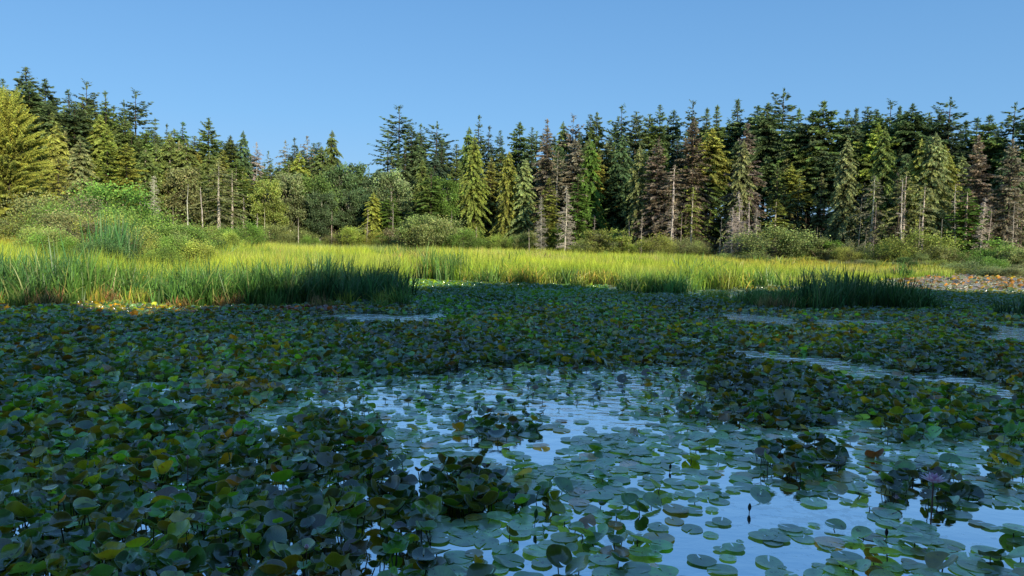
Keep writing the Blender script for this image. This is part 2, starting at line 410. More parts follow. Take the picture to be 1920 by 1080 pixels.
# ------------------------------------------------------------------ plant meshes
def conifer(seed, h=20.0, rad=3.0, cb=0.1, droop=0.25, hang=0.3, dens=1.0, irr=0.35, top_el=35, bot_el=-12, sprig=1.0, narrow=0.8, brn=0.0):
    r = np.random.default_rng(seed)
    nb = int(h * 10.5 * dens * (1 - cb * 0.5))
    t = np.sort(r.random(nb)) ** 0.82
    t = np.clip(t + 0.0, 0, 0.995)
    z = (cb + (1 - cb) * t) * h
    rad = rad * 1.25; Lb = rad * (1 - t) ** (narrow * 0.8) * np.minimum(1, 0.55 + 2.2 * t)
    # irregular whorls: some levels longer than others
    wh = 0.75 + 0.5 * vnoise(z * 0 + seed, z, 0.7, seed % 11) if irr > 0.15 else 0.9 + 0.25 * vnoise(z * 0 + seed, z, 3, 2)
    Lb *= np.interp(t, [0, 0.6, 0.85, 1], [1, 1, 0.9, 0.8]); Lb = np.maximum(Lb * wh * (1 - irr + 2 * irr * r.random(nb) * 0.95), 0.10 + 0.22 * r.random(nb))
    az = np.arange(nb) * 2.4 + r.random(nb) * 1.3
    # gaps in the crown by direction and level
    gap = vnoise(az % 6.283 * 1.5, z, 1.4, 5 + seed % 7)
    Lb *= np.where((gap < 0.22) & (irr > 0.15), 0.45, 1.0)
    el = np.radians(bot_el + (top_el - bot_el) * t ** 1.6 + r.normal(0, 7, nb))
    dh = np.stack([np.cos(az), np.sin(az), np.zeros(nb)], -1)
    mb = MB()
    m = np.maximum((Lb / 0.036 * dens).astype(int) + 6, 6)
    bi = np.repeat(np.arange(nb), m); n = len(bi)
    s = 0.12 + 0.9 * r.random(n) ** 0.8
    L = Lb[bi]
    P = dh[bi] * (L * s)[:, None]
    P[:, 2] = z[bi] + L * (np.tan(el[bi]) * s - droop * s ** 2)
    side = np.where(r.random(n) < 0.5, -1, 1)
    perp = np.stack([-dh[bi][:, 1], dh[bi][:, 0], np.zeros(n)], -1)
    sp = 0.35 + 0.8 * r.random(n)
    D = dh[bi] * 0.7 + perp * (side * sp)[:, None]
    D[:, 2] = np.tan(el[bi]) * 0.6 - 2 * droop * s * 0.5 - (hang + .12) * r.random(n) * 2.0
    D = nrm(D)
    P = P + perp * (side * L * 0.10 * r.random(n) * (1.1 - s))[:, None] + r.normal(0, 0.04, (n, 3))
    Nn = nrm(np.stack([r.normal(0, 0.5, n), r.normal(0, 0.5, n), np.full(n, 0.8)], -1) + r.normal(0, 0.5 + hang, (n, 3)))
    ll = (0.25 + 0.33 * r.random(n)) * sprig * (0.7 + 0.5 * (1 - s)) * np.clip(L / 1.0, 0.5, 1.15)
    ww = ll * (0.26 + 0.14 * r.random(n))
    br = (0.7 + 0.6 * r.random(nb))[bi] * (0.75 + 0.45 * r.random(n)) * (0.45 + 0.65 * s) * (0.7 + 0.35 * t[bi])  # inner and low needles duller, with crown shade also put into the colour
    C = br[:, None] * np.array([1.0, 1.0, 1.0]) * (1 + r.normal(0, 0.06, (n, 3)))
    yel = np.clip(r.normal(0.1, 0.2, nb), 0, 0.6)[bi][:, None]
    C = C * (1 + yel * np.array([0.5, 0.25, -0.2]))
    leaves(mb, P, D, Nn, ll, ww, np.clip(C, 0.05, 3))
    # leader
    k = 26; zz = h * (0.95 + 0.05 * r.random(k) ** .7); a = r.random(k) * 6.28
    leaves(mb, np.stack([0 * a, 0 * a, zz], -1), np.stack([np.cos(a) * .4, np.sin(a) * .4, np.ones(k)], -1), r.normal(0, 1, (k, 3)),
           (0.2 + 0.2 * r.random(k)) * (1 + (h - zz)), 0.08 + 0 * a, np.ones((k, 3)))
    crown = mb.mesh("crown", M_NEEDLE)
    # trunk
    tb = MB()
    k = 9; zs = np.linspace(-0.4, h * 0.985, k)
    wob = np.cumsum(r.normal(0, 0.03, (k, 2)), 0); wob[-1] *= 0.3
    pts = np.c_[wob * 0.6, zs]
    stem_chain(tb, pts, np.interp(zs, [-0.4, 0.8, h], [0.34, 0.25, 0.02]) * (h / 20), (1, 1, 1), 8)
    # branches carried by the trunk (live wood under the needles and dead stubs below the crown)
    sel = r.random(nb) < 0.4
    A = np.stack([0 * z, 0 * z, z], -1)[sel]; B = (dh * (Lb * 0.8)[:, None])[sel]
    B[:, 2] = (z + Lb * 0.8 * (np.tan(el) - droop * 0.8))[sel]
    tubes(tb, A, B, 0.045, 0.01, (0.8, 0.75, 0.7), 3)
    ns = int(10 + cb * 70); zz = h * cb * (0.15 + 0.95 * r.random(ns)) + 0.5; a = r.random(ns) * 6.28
    ls = rad * (0.12 + 0.4 * r.random(ns))
    A = np.stack([0 * a, 0 * a, zz], -1); B = np.stack([np.cos(a) * ls, np.sin(a) * ls, zz - ls * 0.25 * r.random(ns)], -1)
    tubes(tb, A, B, 0.03, 0.008, (1.1, 1.05, 1.0), 3)
    trunk = tb.mesh("trunk", M_BARK, True)
    return [("trunk", trunk, True), ("crown", crown, False)]

FIR = [conifer(11 + i, 20, 2.9 + 0.35 * i, 0.06 + 0.04 * i, 0.18, 0.25, 1.15, 0.4) for i in range(3)]
HIGH = [conifer(31 + i, 20, 3.1 + 0.3 * i, 0.42 + 0.06 * i, 0.18, 0.35, 1.2, 0.5, narrow=1.1) for i in range(4)]
SPIRE = [conifer(51 + i, 20, 1.9 + 0.25 * i, 0.08, 0.3, 0.35, 1.0, 0.5, narrow=0.85) for i in range(3)]
BIGCEDAR = [conifer(171, 20, 5.2, 0.02, 0.3, 1.3, 2.2, 0.14, top_el=65, bot_el=20, narrow=0.6, sprig=0.65)]
CEDAR = [conifer(71 + i, 20, 3.0, 0.03, 0.5, 0.8, 1.35, 0.25, top_el=20, bot_el=-15, narrow=0.6, sprig=0.95) for i in range(2)]
THIN = [conifer(91 + i, 20, 2.0 + 0.3 * i, 0.22, 0.35, 0.6, 0.6, 0.6, top_el=30, bot_el=-20, narrow=0.7, sprig=0.8) for i in range(3)]
OPEN = [conifer(111 + i, 20, 3.3, 0.12, 0.12, 0.15, 0.55, 0.5, narrow=0.6, sprig=1.1) for i in range(2)]

def snag(seed, h=10.0, nbr=60, blen=1.0, up=0.2, twigs=8, bend=0.15):
    r = np.random.default_rng(seed)
    tb = MB(); k = 9; zs = np.linspace(-0.3, h, k)
    lean = r.normal(0, bend, 2)
    wob = np.cumsum(r.normal(0, 0.04, (k, 2)), 0) + np.outer(np.maximum(zs / h, 0) ** 1.5, lean) * 3
    pts = np.c_[wob - wob[0], zs]
    stem_chain(tb, pts, np.interp(zs, [-0.3, h], [0.13, 0.018]) * (h / 10), (1, 1, 1), 7)
    trunk = tb.mesh("trunk", M_BARK, True)
    if nbr == 0: return [("trunk", trunk, True)]
    bb = MB()
    t = 0.12 + 0.86 * r.random(nbr); z = t * h
    ax = np.interp(z, zs, pts[:, 0]); ay = np.interp(z, zs, pts[:, 1])
    az = r.random(nbr) * 6.28; L = blen * (1.15 - t) * (0.4 + 0.8 * r.random(nbr)) + 0.1
    A = np.stack([ax, ay, z], -1)
    D = nrm(np.stack([np.cos(az), np.sin(az), r.normal(up, 0.25, nbr)], -1))
    Mi = A + D * (L * 0.5)[:, None]; B = A + D * L[:, None]; B[:, 2] += -0.12 * L
    tubes(bb, A, Mi, 0.035, 0.025, (1, 1, 1), 3); tubes(bb, Mi, B, 0.025, 0.012, (1, 1, 1), 3)
    if twigs:
        bi = np.repeat(np.arange(nbr), twigs); n = len(bi); s = 0.25 + 0.75 * r.random(n)
        P = A[bi] + (B - A)[bi] * s[:, None]
        d = nrm(D[bi] * 0.5 + r.normal(0, 0.6, (n, 3)) + [0, 0, -0.1])
        l = (0.15 + 0.3 * r.random(n)) * np.minimum(L[bi], 1)
        tubes(bb, P, P + d * l[:, None], 0.017, 0.008, (0.95, 0.92, 0.9), 3)
    return [("trunk", trunk, True), ("dead_branches", bb.mesh("dead_branches", M_BARK), True)]
SNAG_FULL = [snag(200 + i, 10, 150, 1.5, 0.1, 14, 0.05) for i in range(4)]
SNAG_MED = [snag(210 + i, 10, 55, 1.0, 0.15, 6, 0.08) for i in range(3)]
SNAG_BARE = [snag(220 + i, 10, 9, 0.5, 0.3, 0, 0.12) for i in range(4)]

def broadleaf(seed, h=12.0, rad=3.0, cb=0.3, nc=46, per=230, leaf=0.22, stems=1, flat=0.75, gauss=0.42, limb=0.05):
    """trunk(s) + limbs + clumps of leaf quads"""
    r = np.random.default_rng(seed)
    tb = MB(); lb = MB()
    c0 = np.array([0, 0, h * (cb + (1 - cb) * 0.5)])
    cent = []
    while len(cent) < nc:
        p = r.uniform(-1, 1, 3)
        q = np.linalg.norm(p)
        if q < 1 and q > 0.35: cent.append(p)
    cent = np.array(cent) * [rad, rad, h * (1 - cb) * 0.5] + c0
    cent[:, :2] *= (0.75 + 0.5 * vnoise(cent[:, 0], cent[:, 2], 2.0, seed % 9))[:, None]
    bases = []
    for sidx in range(stems):
        off = r.normal(0, 0.25, 2) if stems > 1 else np.zeros(2)
        lean = r.normal(0, 0.35, 2) * (1.6 if stems > 1 else 0.6)
        zs = np.linspace(-0.3, h * 0.8, 7)
        pts = np.c_[off[0] + lean[0] * np.maximum(zs / h, 0) ** 1.2 * 2, off[1] + lean[1] * np.maximum(zs / h, 0) ** 1.2 * 2, zs]
        stem_chain(tb, pts, np.interp(zs, [-0.3, h * 0.8], [0.16, 0.03]) * (h / 12) / math.sqrt(stems), (1, 1, 1), 7)
        bases.append(pts)
    A = []; 
    for c in cent:
        pts = bases[r.integers(len(bases))]
        zt = max(h * cb * 0.6, c[2] - (0.15 + 0.15 * r.random()) * h)
        zt = min(zt, h * 0.75)
        A.append([np.interp(zt, pts[:, 2], pts[:, 0]), np.interp(zt, pts[:, 2], pts[:, 1]), zt])
    tubes(tb, A, cent, limb * h / 12, 0.010, (.6, .6, .6), 4)
    bi = np.repeat(np.arange(nc), per); n = len(bi)
    cr = (0.2 + 0.14 * r.random(nc)) * rad * 1.1
    o = r.normal(0, gauss, (n, 3)) * [1, 1, flat] * cr[bi][:, None] * 1.5
    P = cent[bi] + o
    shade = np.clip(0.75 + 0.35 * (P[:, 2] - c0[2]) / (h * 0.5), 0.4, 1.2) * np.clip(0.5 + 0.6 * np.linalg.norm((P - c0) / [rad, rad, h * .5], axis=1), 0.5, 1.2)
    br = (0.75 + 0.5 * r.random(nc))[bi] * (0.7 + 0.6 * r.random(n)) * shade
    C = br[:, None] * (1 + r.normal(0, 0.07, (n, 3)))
    D = r.normal(0, 1, (n, 3)); D[:, 2] -= 0.3
    Nn = r.normal(0, 0.7, (n, 3)) + [0, 0, 1]
    ll = leaf * (0.7 + 0.7 * r.random(n))
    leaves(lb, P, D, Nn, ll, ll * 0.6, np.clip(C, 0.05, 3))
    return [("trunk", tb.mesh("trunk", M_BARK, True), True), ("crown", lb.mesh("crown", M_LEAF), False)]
ALDER = [broadleaf(300 + i, 12, 2.9 + 0.3 * i, 0.2, 56, 260, 0.28, limb=0.025, gauss=0.33) for i in range(3)]
BANKTREE = [broadleaf(320 + i, 12, 3.1, 0.1, 60, 300, 0.30) for i in range(2)]
def shrub_parts(p): return [("stems" if a == "trunk" else "foliage", b, c) for a, b, c in p]
SHRUB = [shrub_parts(broadleaf(340 + i, 3.0, 1.5 + 0.25 * i, 0.05, 38, 300, 0.095, stems=6, gauss=.33)) for i in range(4)]
SAPLING = [shrub_parts(broadleaf(360 + i, 5.0, 1.2, 0.18, 24, 130, 0.16, stems=3)) for i in range(3)]
TWIGGY = [shrub_parts(broadleaf(380 + i, 3.0, 1.5, 0.1, 34, 110, 0.075, stems=8, gauss=.42)) for i in range(2)]

# ------------------------------------------------------------------ forest
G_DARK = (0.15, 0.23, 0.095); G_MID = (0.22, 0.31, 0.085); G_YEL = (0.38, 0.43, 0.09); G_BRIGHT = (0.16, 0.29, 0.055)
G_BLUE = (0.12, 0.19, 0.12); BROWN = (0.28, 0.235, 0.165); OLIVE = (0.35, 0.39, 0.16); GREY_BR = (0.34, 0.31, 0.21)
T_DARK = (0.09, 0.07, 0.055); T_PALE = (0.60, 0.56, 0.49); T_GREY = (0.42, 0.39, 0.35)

def jit(c, s=0.15):
    k = 1 + random.uniform(-s, s); return tuple(max(0.005, v * k * (1 + random.uniform(-s, s) * 0.5)) for v in c)
def kname(v): return "cedar" if any(v is a for a in (CEDAR,)) else ("sparse_conifer" if v is THIN else "conifer")
def put(name, variants, px, topy, d, color, tcol, label, cat, group=None, fat=1.0, href=20.0):
    v = random.choice(variants)
    top = ptd(px, topy, d)
    gz = float(terrain_z(top[0], d)) - 0.05
    h = max(top[2] - gz, 0.4); s = h / href
    wd = s * fat * random.uniform(0.92, 1.1)
    # keep crowns from becoming too thin or fat with height
    wd = wd * (20 / max(h, 5)) ** 0.25 if href == 20 else wd
    return plant(name, v, (float(top[0]), float(d), gz), random.uniform(0, 6.28), (wd, wd, s), jit(color), jit(tcol), label, cat, group)

SKYLINE = [  # px, top y, kind, colour, fatness
    (-40, 130, 'F', G_MID, 1.1), (5, 150, 'F', G_DARK, 1.1), (48, 128, 'F', G_DARK, 1.5), (85, 150, 'F', G_DARK, 1.3), (128, 170, 'S', G_BLUE, 1.3), (162, 155, 'O', G_DARK, 1.0), (197, 173, 'S', G_MID, 1.1),
    (232, 190, 'O', G_DARK, 1.0), (254, 172, 'O', G_DARK, 1.1), (291, 224, 'S', G_DARK, .8), (313, 234, 'S', G_DARK, .8), (343, 230, 'S', G_BRIGHT, 1.3), (391, 222, 'F', G_MID, 1.0), (432, 255, 'F', G_BLUE, 0.9),
    (456, 247, 'C', G_DARK, .8), (481, 268, 'T', T_GREY, 1.0), (503, 284, 'T', G_DARK, 1.0), (535, 264, 'T', GREY_BR, 1.1), (552, 260, 'S', G_DARK, 1.1), (576, 256, 'T', GREY_BR, 1.2), (623, 246, 'C', G_MID, .95),
    (749, 200, 'O', G_DARK, 1.25), (771, 237, 'F', G_DARK, 1.0), (789, 234, 'S', G_DARK, 1.3), (820, 230, 'O', G_DARK, 1.2), (880, 240, 'C', G_MID, 0.9), (899, 218, 'S', G_DARK, 1.0), (918, 238, 'S', G_BLUE, 1.1),
    (938, 246, 'F', G_BLUE, 1.0), (975, 230, 'F', G_MID, 1.1), (998, 240, 'F', G_DARK, 1.0), (1026, 225, 'S', BROWN, 1.1), (1056, 230, 'C', G_MID, .9), (1075, 218, 'O', GREY_BR, .8), (1107, 216, 'F', G_DARK, 1.2),
    (1120, 212, 'F', G_MID, 1.0), (1166, 200, 'O', G_DARK, 1.0), (1194, 210, 'F', G_DARK, 1.1), (1218, 215, 'F', G_MID, 1.1), (1238, 198, 'F', G_DARK, 1.0), (1264, 208, 'F', G_DARK, 1.1), (1300, 191, 'O', G_DARK, 0.9),
    (1326, 205, 'H', G_MID, 1.1), (1345, 200, 'H', G_MID, 1.1), (1384, 188, 'H', G_DARK, 1.3), (1422, 200, 'H', G_DARK, 1.2), (1440, 195, 'H', G_DARK, 1.0), (1470, 169, 'O', G_DARK, 1.2), (1498, 206, 'H', G_MID, 1.1),
    (1525, 215, 'H', G_DARK, 1.1), (1546, 190, 'H', G_MID, 1.4), (1590, 207, 'H', G_DARK, 1.0), (1606, 205, 'H', G_DARK, 1.0), (1628, 201, 'F', G_DARK, 1.2), (1645, 206, 'H', G_MID, 1.0), (1671, 192, 'O', G_DARK, 1.1),
    (1688, 201, 'H', G_DARK, 1.0), (1712, 196, 'H', G_DARK, 1.2), (1742, 212, 'F', G_MID, 1.1), (1762, 215, 'H', G_BLUE, 1.0), (1783, 185, 'O', G_DARK, 1.3), (1812, 228, 'H', G_DARK, 1.0), (1833, 222, 'H', G_DARK, 1.1),
    (1856, 217, 'H', G_MID, 1.3), (1878, 235, 'F', G_DARK, 1.0), (1905, 195, 'O', G_DARK, 1.3), (1935, 215, 'F', G_DARK, 1.2), (1965, 205, 'H', G_DARK, 1.2)]
KINDS = {'F': FIR, 'H': HIGH, 'S': SPIRE, 'C': CEDAR, 'T': THIN, 'O': OPEN}
KWORD = {'F': 'dense conifer', 'H': 'high-crowned conifer', 'S': 'slender conifer', 'C': 'drooping cedar', 'T': 'thin conifer', 'O': 'open conifer'}
def cword(c):
    return {G_DARK: 'dark green', G_MID: 'mid green', G_YEL: 'yellow-green', G_BRIGHT: 'bright green', G_BLUE: 'blue-green', BROWN: 'reddish brown',
            OLIVE: 'olive', GREY_BR: 'grey-brown', T_GREY: 'grey'}[c]
def near_ord(i, n, what):
    """ordinal wording from whichever side is closer"""
    if i < len(ORD) and i <= n - 1 - i: return ("leftmost" if i == 0 else ORD[i] + " from the left") + " of the " + what
    j = n - 1 - i
    if j < len(ORD): return ("rightmost" if j == 0 else ORD[j] + " from the right") + " of the " + what
    return "%s of the %s" % (str(i), what)
SPECIAL = {749: "tall ragged dark conifer, highest tip at the centre of the tree line", 1470: "tallest dark conifer of the right-hand forest, standing clear of its neighbours",
           48: "broad dark conifer, highest of the left-hand trees, with a bent tip", 1783: "tall open-crowned conifer with layered tips near the right edge of the forest",
           623: "narrow drooping cedar standing alone above the low trees left of centre", 254: "open dark conifer with sky showing through its layered branches on the left slope"}
sections = [(-100, 300, "left-hand skyline conifers"), (300, 700, "small left-centre skyline conifers"), (700, 1000, "central skyline conifers"),
            (1000, 1300, "skyline conifers right of centre"), (1300, 1620, "skyline conifers at the right"), (1620, 2100, "skyline conifers at the far right")]
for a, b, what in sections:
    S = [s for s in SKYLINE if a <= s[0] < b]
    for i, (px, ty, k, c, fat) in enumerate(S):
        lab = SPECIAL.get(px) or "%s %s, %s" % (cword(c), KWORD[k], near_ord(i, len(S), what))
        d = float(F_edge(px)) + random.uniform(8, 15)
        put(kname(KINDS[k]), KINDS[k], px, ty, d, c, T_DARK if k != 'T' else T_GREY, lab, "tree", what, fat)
skx = np.array([s[0] for s in SKYLINE]); sky_ = np.array([s[1] for s in SKYLINE])
def skytop(px):
    j = np.argsort(np.abs(skx - px))[:3]
    return float(sky_[j].max())

# rear and middle rows
def fill(step, dd, off, kinds, cols, what, lab, x0=-60, x1=1990, tcol=T_DARK, fat=1.1):
    px = x0
    while px < x1:
        p = px + random.uniform(-step * .35, step * .35)
        if not (640 < p < 725 and off[0] < 60):
            ty = skytop(p) + random.uniform(*off)
            if 650 < p < 720: ty = max(ty, 325)
            d = float(F_edge(p)) + random.uniform(*dd)
            k = random.choice(kinds); c = random.choice(cols)
            put(kname(KINDS[k]), KINDS[k], p, ty, d, c, tcol, lab, "tree", what, fat)
        px += step
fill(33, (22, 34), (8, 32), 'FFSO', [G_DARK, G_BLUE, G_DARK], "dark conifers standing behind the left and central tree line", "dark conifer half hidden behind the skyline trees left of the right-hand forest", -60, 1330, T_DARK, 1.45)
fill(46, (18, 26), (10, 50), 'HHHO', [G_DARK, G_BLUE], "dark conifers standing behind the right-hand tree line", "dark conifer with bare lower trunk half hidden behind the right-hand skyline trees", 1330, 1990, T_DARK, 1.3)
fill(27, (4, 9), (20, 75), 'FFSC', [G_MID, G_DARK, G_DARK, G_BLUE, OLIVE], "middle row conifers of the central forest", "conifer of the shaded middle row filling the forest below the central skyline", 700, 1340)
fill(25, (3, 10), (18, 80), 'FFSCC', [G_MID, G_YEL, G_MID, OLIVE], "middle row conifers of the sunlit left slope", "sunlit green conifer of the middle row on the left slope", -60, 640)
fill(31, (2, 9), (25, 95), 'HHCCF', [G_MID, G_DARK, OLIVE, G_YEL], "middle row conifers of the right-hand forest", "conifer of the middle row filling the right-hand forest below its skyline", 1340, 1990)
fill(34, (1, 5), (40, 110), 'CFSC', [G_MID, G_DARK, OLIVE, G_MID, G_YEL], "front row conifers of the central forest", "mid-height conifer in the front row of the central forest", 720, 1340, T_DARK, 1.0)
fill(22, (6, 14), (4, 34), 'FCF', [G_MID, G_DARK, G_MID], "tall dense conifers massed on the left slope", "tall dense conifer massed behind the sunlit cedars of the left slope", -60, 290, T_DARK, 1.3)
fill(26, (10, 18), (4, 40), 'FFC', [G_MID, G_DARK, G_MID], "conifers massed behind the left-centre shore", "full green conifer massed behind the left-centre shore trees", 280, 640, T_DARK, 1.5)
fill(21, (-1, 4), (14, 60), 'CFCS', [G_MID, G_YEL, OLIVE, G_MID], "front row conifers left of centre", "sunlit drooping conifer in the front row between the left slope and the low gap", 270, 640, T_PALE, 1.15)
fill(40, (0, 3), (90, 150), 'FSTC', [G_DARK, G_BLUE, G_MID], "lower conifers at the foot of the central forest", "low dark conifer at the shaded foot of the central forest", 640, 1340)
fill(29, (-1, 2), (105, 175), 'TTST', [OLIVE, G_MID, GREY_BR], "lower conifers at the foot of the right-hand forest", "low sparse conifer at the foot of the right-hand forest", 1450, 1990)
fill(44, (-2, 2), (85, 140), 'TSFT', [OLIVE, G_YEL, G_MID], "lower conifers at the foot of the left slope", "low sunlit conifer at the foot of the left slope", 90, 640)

# individually recognisable trees in front
FEATURE = [
    (15, 195, 72, BIGCEDAR, (0.46, 0.52, 0.10), T_DARK, 0.92, "huge sunlit yellow-green cedar at the left edge of the picture"),
    (105, 235, 84, CEDAR, G_YEL, T_DARK, 1.1, "tall yellow-green cedar just right of the huge sunlit one"),
    (150, 262, 84, CEDAR, OLIVE, T_DARK, 1.2, "olive drooping cedar on the sunlit left slope"),
    (200, 235, 90, FIR, G_YEL, T_DARK, 1.0, "tall layered yellow-green fir on the left slope"),
    (238, 270, 90, FIR, G_YEL, T_DARK, 0.95, "second layered yellow-green fir, right of the taller one on the left slope"),
    (108, 290, 80, THIN, G_YEL, T_DARK, 1.3, "slim yellow-green young conifer in front of the left slope cedars"),
    (700, 362, 116, CEDAR, G_YEL, T_PALE, 1.4, "small yellow-green conifer beside a bare pale stem left of centre"),
    (733, 356, 116, SPIRE, G_BRIGHT, T_PALE, 1.6, "small bright green conifer with a pale trunk left of centre"),
    (808, 316, 114, SPIRE, G_BRIGHT, T_DARK, 1.9, "brightest green mid-height conifer at the centre of the shore"),
    (890, 255, 120, CEDAR, G_YEL, T_DARK, 0.95, "tall yellow-lit drooping cedar right of the central gap"),
    (985, 300, 118, CEDAR, OLIVE, T_DARK, 1.1, "mossy pale olive cedar in the central forest"),
    (955, 285, 119, CEDAR, G_YEL, T_DARK, 0.9, "yellow-green cedar just left of the mossy olive one"),
    (1030, 335, 112, SPIRE, G_YEL, T_DARK, 1.6, "young yellow-green conifer directly behind the two grey snags"),
    (1045, 420, 110, SPIRE, G_BRIGHT, T_PALE, 2.0, "short bright green conifer between the two grey snags"),
    (1085, 328, 112, SPIRE, G_BRIGHT, T_DARK, 1.9, "bright green pointed conifer just right of the two grey snags"),
    (1110, 265, 117, CEDAR, G_BRIGHT, T_DARK, 0.9, "tall bright-tipped cedar above the right-hand grey snag"),
    (1047, 285, 116, OPEN, GREY_BR, T_GREY, 0.8, "grey-brown dying conifer above the two grey snags"),
    (1027, 240, 119, SPIRE, BROWN, T_DARK, 1.3, "tall reddish conifer with browned needles right of centre"),
    (1078, 262, 118, FIR, GREY_BR, T_DARK, 1.0, "grey-brown conifer with dying crown beside the bright-tipped cedar"),
    (1235, 262, 106, FIR, BROWN, T_DARK, 1.15, "large cone-shaped dead conifer with reddish grey needles, clearest of the brown trees"),
    (1200, 275, 108, CEDAR, OLIVE, T_PALE, 0.75, "narrow pale green cedar left of the cone-shaped brown conifer"),
    (1265, 310, 104, THIN, GREY_BR, T_PALE, 1.5, "grey-brown sparse conifer touching the right side of the cone-shaped brown one"),
    (1302, 222, 105, FIR, BROWN, T_DARK, 1.0, "tall reddish brown conifer on the left of the right-hand forest"),
    (1402, 233, 101, SPIRE, BROWN, T_DARK, 1.5, "pinkish brown conifer top among the dark trees of the right-hand forest"),
    (1395, 265, 100, CEDAR, OLIVE, T_DARK, 0.75, "olive cedar directly below the pinkish brown conifer top"),
    (1300, 352, 102, THIN, G_YEL, T_PALE, 1.3, "small yellow-green conifer at the shore left of the grey dead clump"),
    (1456, 375, 96, SPIRE, G_YEL, T_PALE, 2.3, "small sunlit yellow-green conifer right of the grey dead clump"),
    (1590, 262, 96, CEDAR, OLIVE, T_DARK, 0.85, "tall mossy grey-green cedar with a narrow crown in the right-hand forest"),
    (1660, 240, 94, CEDAR, G_MID, T_DARK, 0.9, "mid green drooping cedar, sunlit on one side, of the right-hand forest"),
    (1755, 250, 90, CEDAR, OLIVE, T_DARK, 1.0, "broad olive cedar beside the dark opening on the far right"),
    (1728, 262, 91, CEDAR, G_YEL, T_DARK, 0.8, "yellow-green cedar just left of the broad olive one on the far right"),
    (1835, 255, 88, FIR, GREY_BR, T_DARK, 0.9, "tall grey-brown dying conifer near the right edge"),
    (1900, 262, 86, FIR, GREY_BR, T_DARK, 0.9, "brownish conifer at the right edge of the forest"),
    (1815, 355, 86, SPIRE, G_BRIGHT, T_PALE, 2.2, "bright green small crown on a pale stem in the far-right opening"),
    (1700, 322, 88, THIN, OLIVE, T_PALE, 1.5, "sparse olive conifer with pale trunk in the far-right thicket"),
    (1735, 345, 87, THIN, OLIVE, T_PALE, 1.6, "second sparse olive conifer with pale trunk in the far-right thicket"),
    (1640, 330, 90, THIN, GREY_BR, T_PALE, 1.5, "bare-looking brown-grey conifer left of the far-right thicket"),
    (410, 305, 104, THIN, OLIVE, T_PALE, 2.0, "wide sparse conifer with twin pale trunks on the left shore"),
    (435, 320, 106, THIN, OLIVE, T_PALE, 1.6, "sparse olive conifer just right of the twin-trunked one"),
]
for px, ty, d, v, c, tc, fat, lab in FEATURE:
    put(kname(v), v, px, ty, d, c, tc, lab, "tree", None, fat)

# broadleaved trees around the gap left of centre
BL = [(345, 300, 106, OLIVE), (505, 325, 112, G_YEL), (545, 312, 118, OLIVE), (590, 322, 120, G_MID),
      (640, 308, 124, G_DARK), (662, 305, 126, G_DARK), (685, 318, 126, G_MID), (708, 320, 124, G_DARK), (655, 345, 120, G_DARK), (690, 352, 121, G_DARK), (735, 320, 122, OLIVE), (835, 322, 118, G_BRIGHT), (600, 350, 116, G_DARK)]
for i, (px, ty, d, c) in enumerate(sorted(BL)):
    put("broadleaf_tree", ALDER, px, ty, d, c, T_PALE, "%s round-crowned broadleaf tree, %s" % (cword(c), near_ord(i, len(BL), "broadleaf trees left of centre")), "tree",
        "broadleaf trees round the low gap left of centre", 0.9, 12.0)

